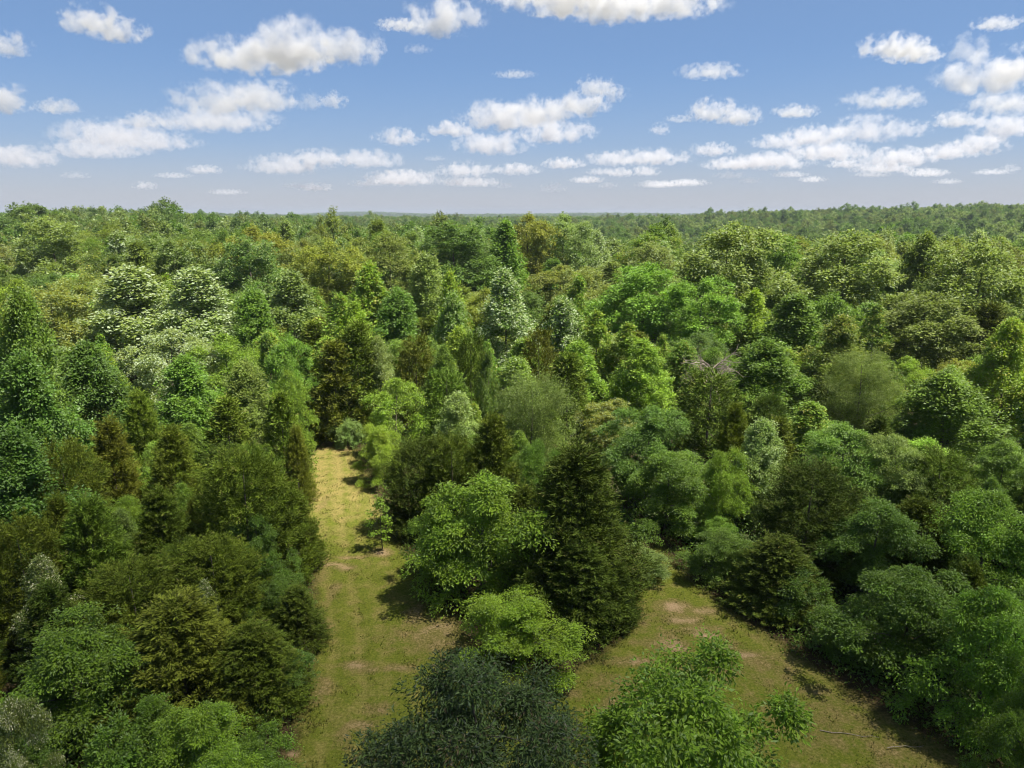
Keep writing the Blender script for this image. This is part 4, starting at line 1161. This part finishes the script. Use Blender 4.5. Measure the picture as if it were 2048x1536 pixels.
def fallen_twigs():
    rng = np.random.default_rng(31)
    spots = [((1640, 1468), (1760, 1484)), ((1770, 1500), (1850, 1498))]
    for a, b in spots:
        A, B_ = on_ground(*a), on_ground(*b)
        A = np.array([A.x, A.y, .17]); B_ = np.array([B_.x, B_.y, .17])
        V, F = [], []
        pts = [A + (B_ - A) * u + np.append(rng.normal(0, .05, 2), 0) for u in np.linspace(0, 1, 7)]
        tube(V, F, pts, np.linspace(.018, .008, 7), 5)
        me = np_mesh('stick', np.array(V) - A, np.array(F), True); me.materials.append(DEAD)
        o = link(bpy.data.objects.new('stick', me)); o.location = A
        yield o
STICK = ['long pale dead stick lying across the grass of the right hand lane', 'shorter pale stick on the right hand lane, nearer its right edge']
for o, lb in zip(fallen_twigs(), STICK):
    tag(o, lb, 'stick', 'fallen sticks on the lane')

def radio_mast():
    Y = 2600.0
    p = at_depth(953, 418, Y)
    z0 = float(terrain(p.x, Y)); Hh = p.z - z0
    root = empty('radio_mast', (p.x, Y, z0)); tag(root, 'thin grey radio mast far off on the skyline', 'mast')
    m, n, l = nmat('galvanised_steel'); surface(n, l, (.35, .36, .38), .5, .5)
    for i in range(3):
        a = i * 2.0944; V, F = [], []
        pts = [np.array([1.1 * (1 - .7 * u) * math.cos(a), 1.1 * (1 - .7 * u) * math.sin(a), Hh * u]) for u in (0, .5, 1)]
        tube(V, F, pts, (.28, .24, .2), 5)
        me = np_mesh('mast_leg', np.array(V), np.array(F)); me.materials.append(m); link(bpy.data.objects.new('leg', me), root)
    for k in range(10):
        u = (k + .5) / 10; V, F = [], []
        ring_ = [np.array([1.1 * (1 - .7 * u) * math.cos(a * 2.0944), 1.1 * (1 - .7 * u) * math.sin(a * 2.0944), Hh * u]) for a in (0, 1, 2, 0)]
        tube(V, F, ring_, (.12,) * 4, 4)
        me = np_mesh('mast_brace', np.array(V), np.array(F)); me.materials.append(m); link(bpy.data.objects.new('brace', me), root)
radio_mast()
# ------------------------------------------------------------------ a label for every tree: its look, and the picked-out tree it stands nearest to
LOOK = {'cedar': 'olive cedar', 'cedar_dark': 'dark cedar', 'cedar_brown': 'brownish cedar', 'cedar_green': 'green cedar', 'yellowgreen': 'yellow green', 'bright': 'bright green', 'green': 'mid green', 'deep': 'deep green', 'olive': 'olive', 'golden': 'golden olive', 'blue': 'blue green', 'bluegrey': 'grey green', 'pale': 'pale green', 'dark': 'blackish', 'brown': 'dull olive'}
FORM = {'cedar': '', 'maple': ' spreading tree', 'bush': ' shrub', 'poplar': ' pointed tree', 'feather': ' feathery tree', 'column': ' slender tree', 'oak': ' round tree', 'airy': ' airy tree'}
SHORT = [(t, s) for t, s in [
    (0, 'dark drooping tree'), (4, 'bright layered tree of the island'), (6, 'tall pointed cedar of the island'), (9, 'lone sapling'), (15, 'blue grey feathery tree'), (20, 'lane end cedars'),
    (22, 'yellow green poplar above the lane'), (26, 'brightest white poplar'), (42, 'large light green round tree'), (43, 'tallest broad tree'), (45, 'tall glinting tree'), (50, 'olive tree before the valley'),
    (51, 'brownish layered tree'), (54, 'cedar below the dead branches'), (61, 'large dark cedar'), (70, 'bright tree on the right edge'), (71, 'large overhanging tree'), (56, 'green tree at the lane mouth')]]
SHORT_BY_LABEL = {
    'tall green cedar left of the lane, highest of that side': 'tall green cedar by the lane', 'large white leaved tree at the upper left, biggest of the pale ones': 'biggest white leaved tree',
    'big dark oak in the middle of the wood near the skyline': 'big dark oak', 'thin airy tree sticking out above the skyline left of the middle': 'airy skyline tree', 'pale topped broad tree near the skyline at the upper left': 'pale topped tree at upper left',
    'rounded blue green tree with pale leaf tips above the left cedars': 'rounded blue green tree', 'pale rounded oak right of the golden one on the skyline': 'pale rounded skyline oak', 'golden topped oak on the skyline at the middle': 'golden skyline oak',
    'golden olive round tree above the yellow green poplar': 'golden round tree', 'small tree covered in cream flower sprays at the left': 'cream flowering tree', 'pointed green tree among the cedars at the left': 'pointed green tree at left',
    'dark green pointed tree right of the blue green ones on the left edge': 'dark pointed tree at left', 'broad olive cedar behind the bright tree at the bottom edge': 'broad olive cedar at bottom left', 'round green tree below the dull brownish one at the right': 'round green tree at right',
    'dark leafy tree in the lower right corner': 'corner tree at lower right', 'green drooping tree near the lower left corner': 'drooping tree at lower left', 'pale tree with creamy leaf tips above the right hand lane': 'creamy tipped tree',
    'dull olive oak left of the big dark one': 'dull olive oak', 'yellow green tree on the right edge halfway down the wood': 'yellow green right edge tree'}
def label_trees():
    for t in TREES:
        t['p'] = project((t['x'], t['y'], t['z'] + t['h'] * .7))
    marks = [(TREES[i]['p'], s) for i, s in SHORT] + [(t['p'], SHORT_BY_LABEL[t['label']]) for t in TREES if t['label'] in SHORT_BY_LABEL]
    used = set(); taken = set()
    for t in TREES:
        if t['label']:
            t['o']['label'] = t['label']; used.add(t['label'])
    def kindname(t):
        s = LOOK[t['col']] + FORM[t['base']]
        if t['mat'] == 'silver': s = 'white flecked ' + s
        elif t['mat'] == 'tipped': s = 'yellow tipped ' + s
        return s
    rest = [t for t in TREES if not t['label']]
    names = {}
    for t in TREES: names.setdefault(kindname(t) if t['base'] in FORM and not t['label'] else '-', []).append(t)
    side = ['right of', 'above right of', 'above', 'above left of', 'left of', 'below left of', 'below', 'below right of']
    for nm, ts in names.items():
        if nm == '-': continue
        cand = []
        for t in ts:
            for mi, (mp, ms) in enumerate(marks):
                dx, dy = t['p'][0] - mp[0], mp[1] - t['p'][1]
                d = math.hypot(dx, dy * 1.3)
                sec = int(round(math.atan2(dy, dx) / (math.pi / 4))) % 8
                cand.append((d, id(t), mi, sec, t))
        cand.sort(key=lambda c: c[:2])
        rank = {}; done = set()
        order = ['nearest', 'second nearest', 'third nearest', 'fourth nearest']
        for d, i, mi, sec, t in cand:
            k = rank.get((mi, sec), 0); rank[(mi, sec)] = k + 1
            if i in done or k > 3: continue
            lb = '%s %s %s the %s' % (order[k], nm, side[sec], marks[mi][1])
            if len(lb.split()) > 16 or lb in used: continue
            t['o']['label'] = lb; used.add(lb); done.add(i)
        for t in ts:
            if id(t) not in done: t['o']['label'] = nm + ' standing in the dense wood'
label_trees()
